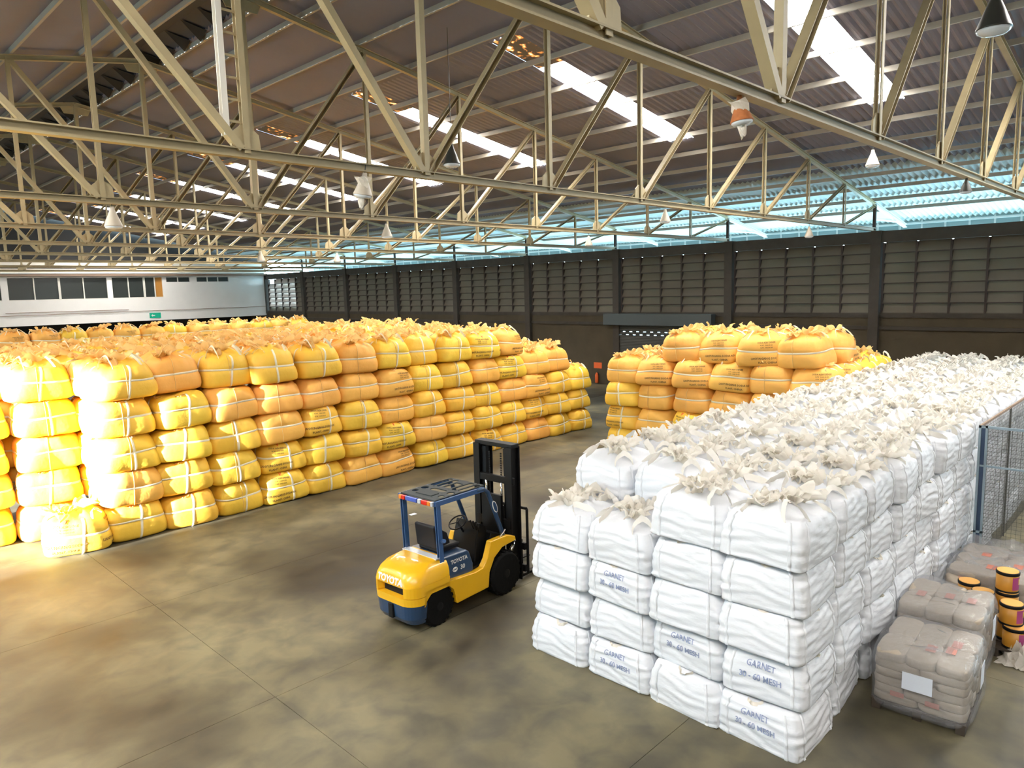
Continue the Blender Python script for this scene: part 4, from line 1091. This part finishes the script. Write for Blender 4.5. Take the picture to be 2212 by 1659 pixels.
def drums():
    t = empty('pallet', (11.1, 1.80, 0), .05); tag(t, 'dark wooden pallet under the orange drums', 'pallet'); pallet_base(t, .42, .48)
    drum(11.36, 1.84, .12, 'orange drum in the bottom layer at the back of the pallet', False)
    drum(11.10, 1.72, .12, 'orange drum in the bottom layer, seen below the labelled one')
    drum(10.86, 1.60, .12, 'orange drum in the bottom layer at the picture edge', True)
    drum(11.12, 2.02, .40, 'orange drum with bright lid left of the labelled ones', False)
    drum(10.93, 1.66, .40, 'orange drum with purple label and yellow patch, below and right of the topmost', True, .1)
    drum(11.32, 1.78, .40, 'orange drum in the second layer directly under the topmost', False)
    drum(11.34, 1.79, .68, 'topmost orange drum with purple label and yellow patch', True, .1)
    drum(11.38, 2.24, .12, 'orange drum in the bottom layer beside the tan sacks', False)
    drum(11.38, 2.24, .40, 'half hidden orange drum, only its lid seen beside the wrapped pallet', False)
drums()
def crumple():
    rng = random.Random(77); pts = []
    for i in range(16):
        row = []
        for j in range(20):
            u, v_ = i/15, j/19
            e = math.sin(PI*u)*math.sin(PI*v_)
            row.append((10.85+.75*(u-.5)+rng.uniform(-.03, .03), 1.42+.6*(v_-.5)+rng.uniform(-.03, .03), .012+.30*e*(1+.5*rng.uniform(-1, 1))))
        pts.append(row)
    m = MB().grid(pts); o = m.obj('plastic_sheet', M['whttop']); tag(o, 'crumpled heap of white plastic sheeting on the floor by the drums', 'plastic sheet')
crumple()

def build_cage():
    X0, Y_ = 13.6, 2.66; Ht = 2.52; L = 13.0; D = 3.2
    t = empty('wire_cage', (X0, Y_, 0)); tag(t, 'tall wire mesh cage with pale blue steel frame beside the white bags', 'cage')
    b = MB().b2(-.035, 0, -.035, .0, 0, Ht).obj('corner_post', M['alu'], t)
    MB().b2(-.035, 0, -.125, -.095, 0, Ht).obj('inner_post', M['alu'], t)
    MB().b2(-.035, 0, -.125, 0, Ht-.035, Ht).b2(-.035, 0, -.125, 0, .72, .76).obj('post_tie', M['alu'], t)
    MB().b2(-.02, -.008, -.095, -.035, .1, Ht-.03).obj('blue_infill', M['navy'], t)
    MB().b2(-.03, 0, -D, 0, Ht-.04, Ht).obj('top_rail', M['alu'], t)
    MB().b2(-.025, 0, -D, 0, 1.84, 1.87).obj('middle_rail', M['alu'], t)
    MB().b2(0, L, -.03, .0, Ht-.04, Ht).obj('long_top_rail', M['pipe'], t)
    for q in range(1, 6): MB().b2(q*2.4, q*2.4+.03, -.03, 0, 0, Ht).obj('long_post', M['wire'], t)
    b = MB(); w_ = .0042; s = .065; x = 0
    while x < L: b.b2(x, x+w_, -.018, -.018+w_, .02, Ht); x += s
    z = .02
    while z < Ht: b.b2(0, L, -.015, -.015+w_, z, z+w_); z += s
    b.obj('long_mesh', M['wire'], t)['kind'] = 'stuff'
    b = MB(); y = 0
    while y < D: b.b2(-.018, -.018+w_, -y-w_, -y, .02, Ht); y += s
    z = .02
    while z < Ht: b.b2(-.015, -.015+w_, -D, 0, z, z+w_); z += s
    b.obj('end_mesh', M['wire'], t)['kind'] = 'stuff'
build_cage()

def small_things():
    t = empty('fire_extinguisher', (29.44, 22.7, .55)); tag(t, 'red fire extinguisher hanging on the dark wall between the two yellow stacks', 'extinguisher')
    MB().lathe([(.02, 0), (.09, .02), (.09, .42), (.05, .50), (.03, .54)], (0, 0, -.5), 16).obj('cylinder_body', M['red'], t, smooth=True)
    MB().tube([(0, 0, .04), (0, -.08, .06), (0, -.12, -.1)], .012, 6).obj('hose', M['black'], t)
    s = MB().b2(-.02, 0, -.25, .25, -.15, .15).obj('fire_sign', M['red'], None, loc=(29.55, 22.7, .95)); tag(s, 'red sign on the dark wall above the extinguisher', 'sign')
    p = MB().b2(-.08, .08, -.05, .05, 0, .004).obj('paper_scrap', M['paper'], None, loc=(9.55, 12.55, .001)); tag(p, 'white scrap of paper on the floor beyond the forklift', 'paper')
small_things()
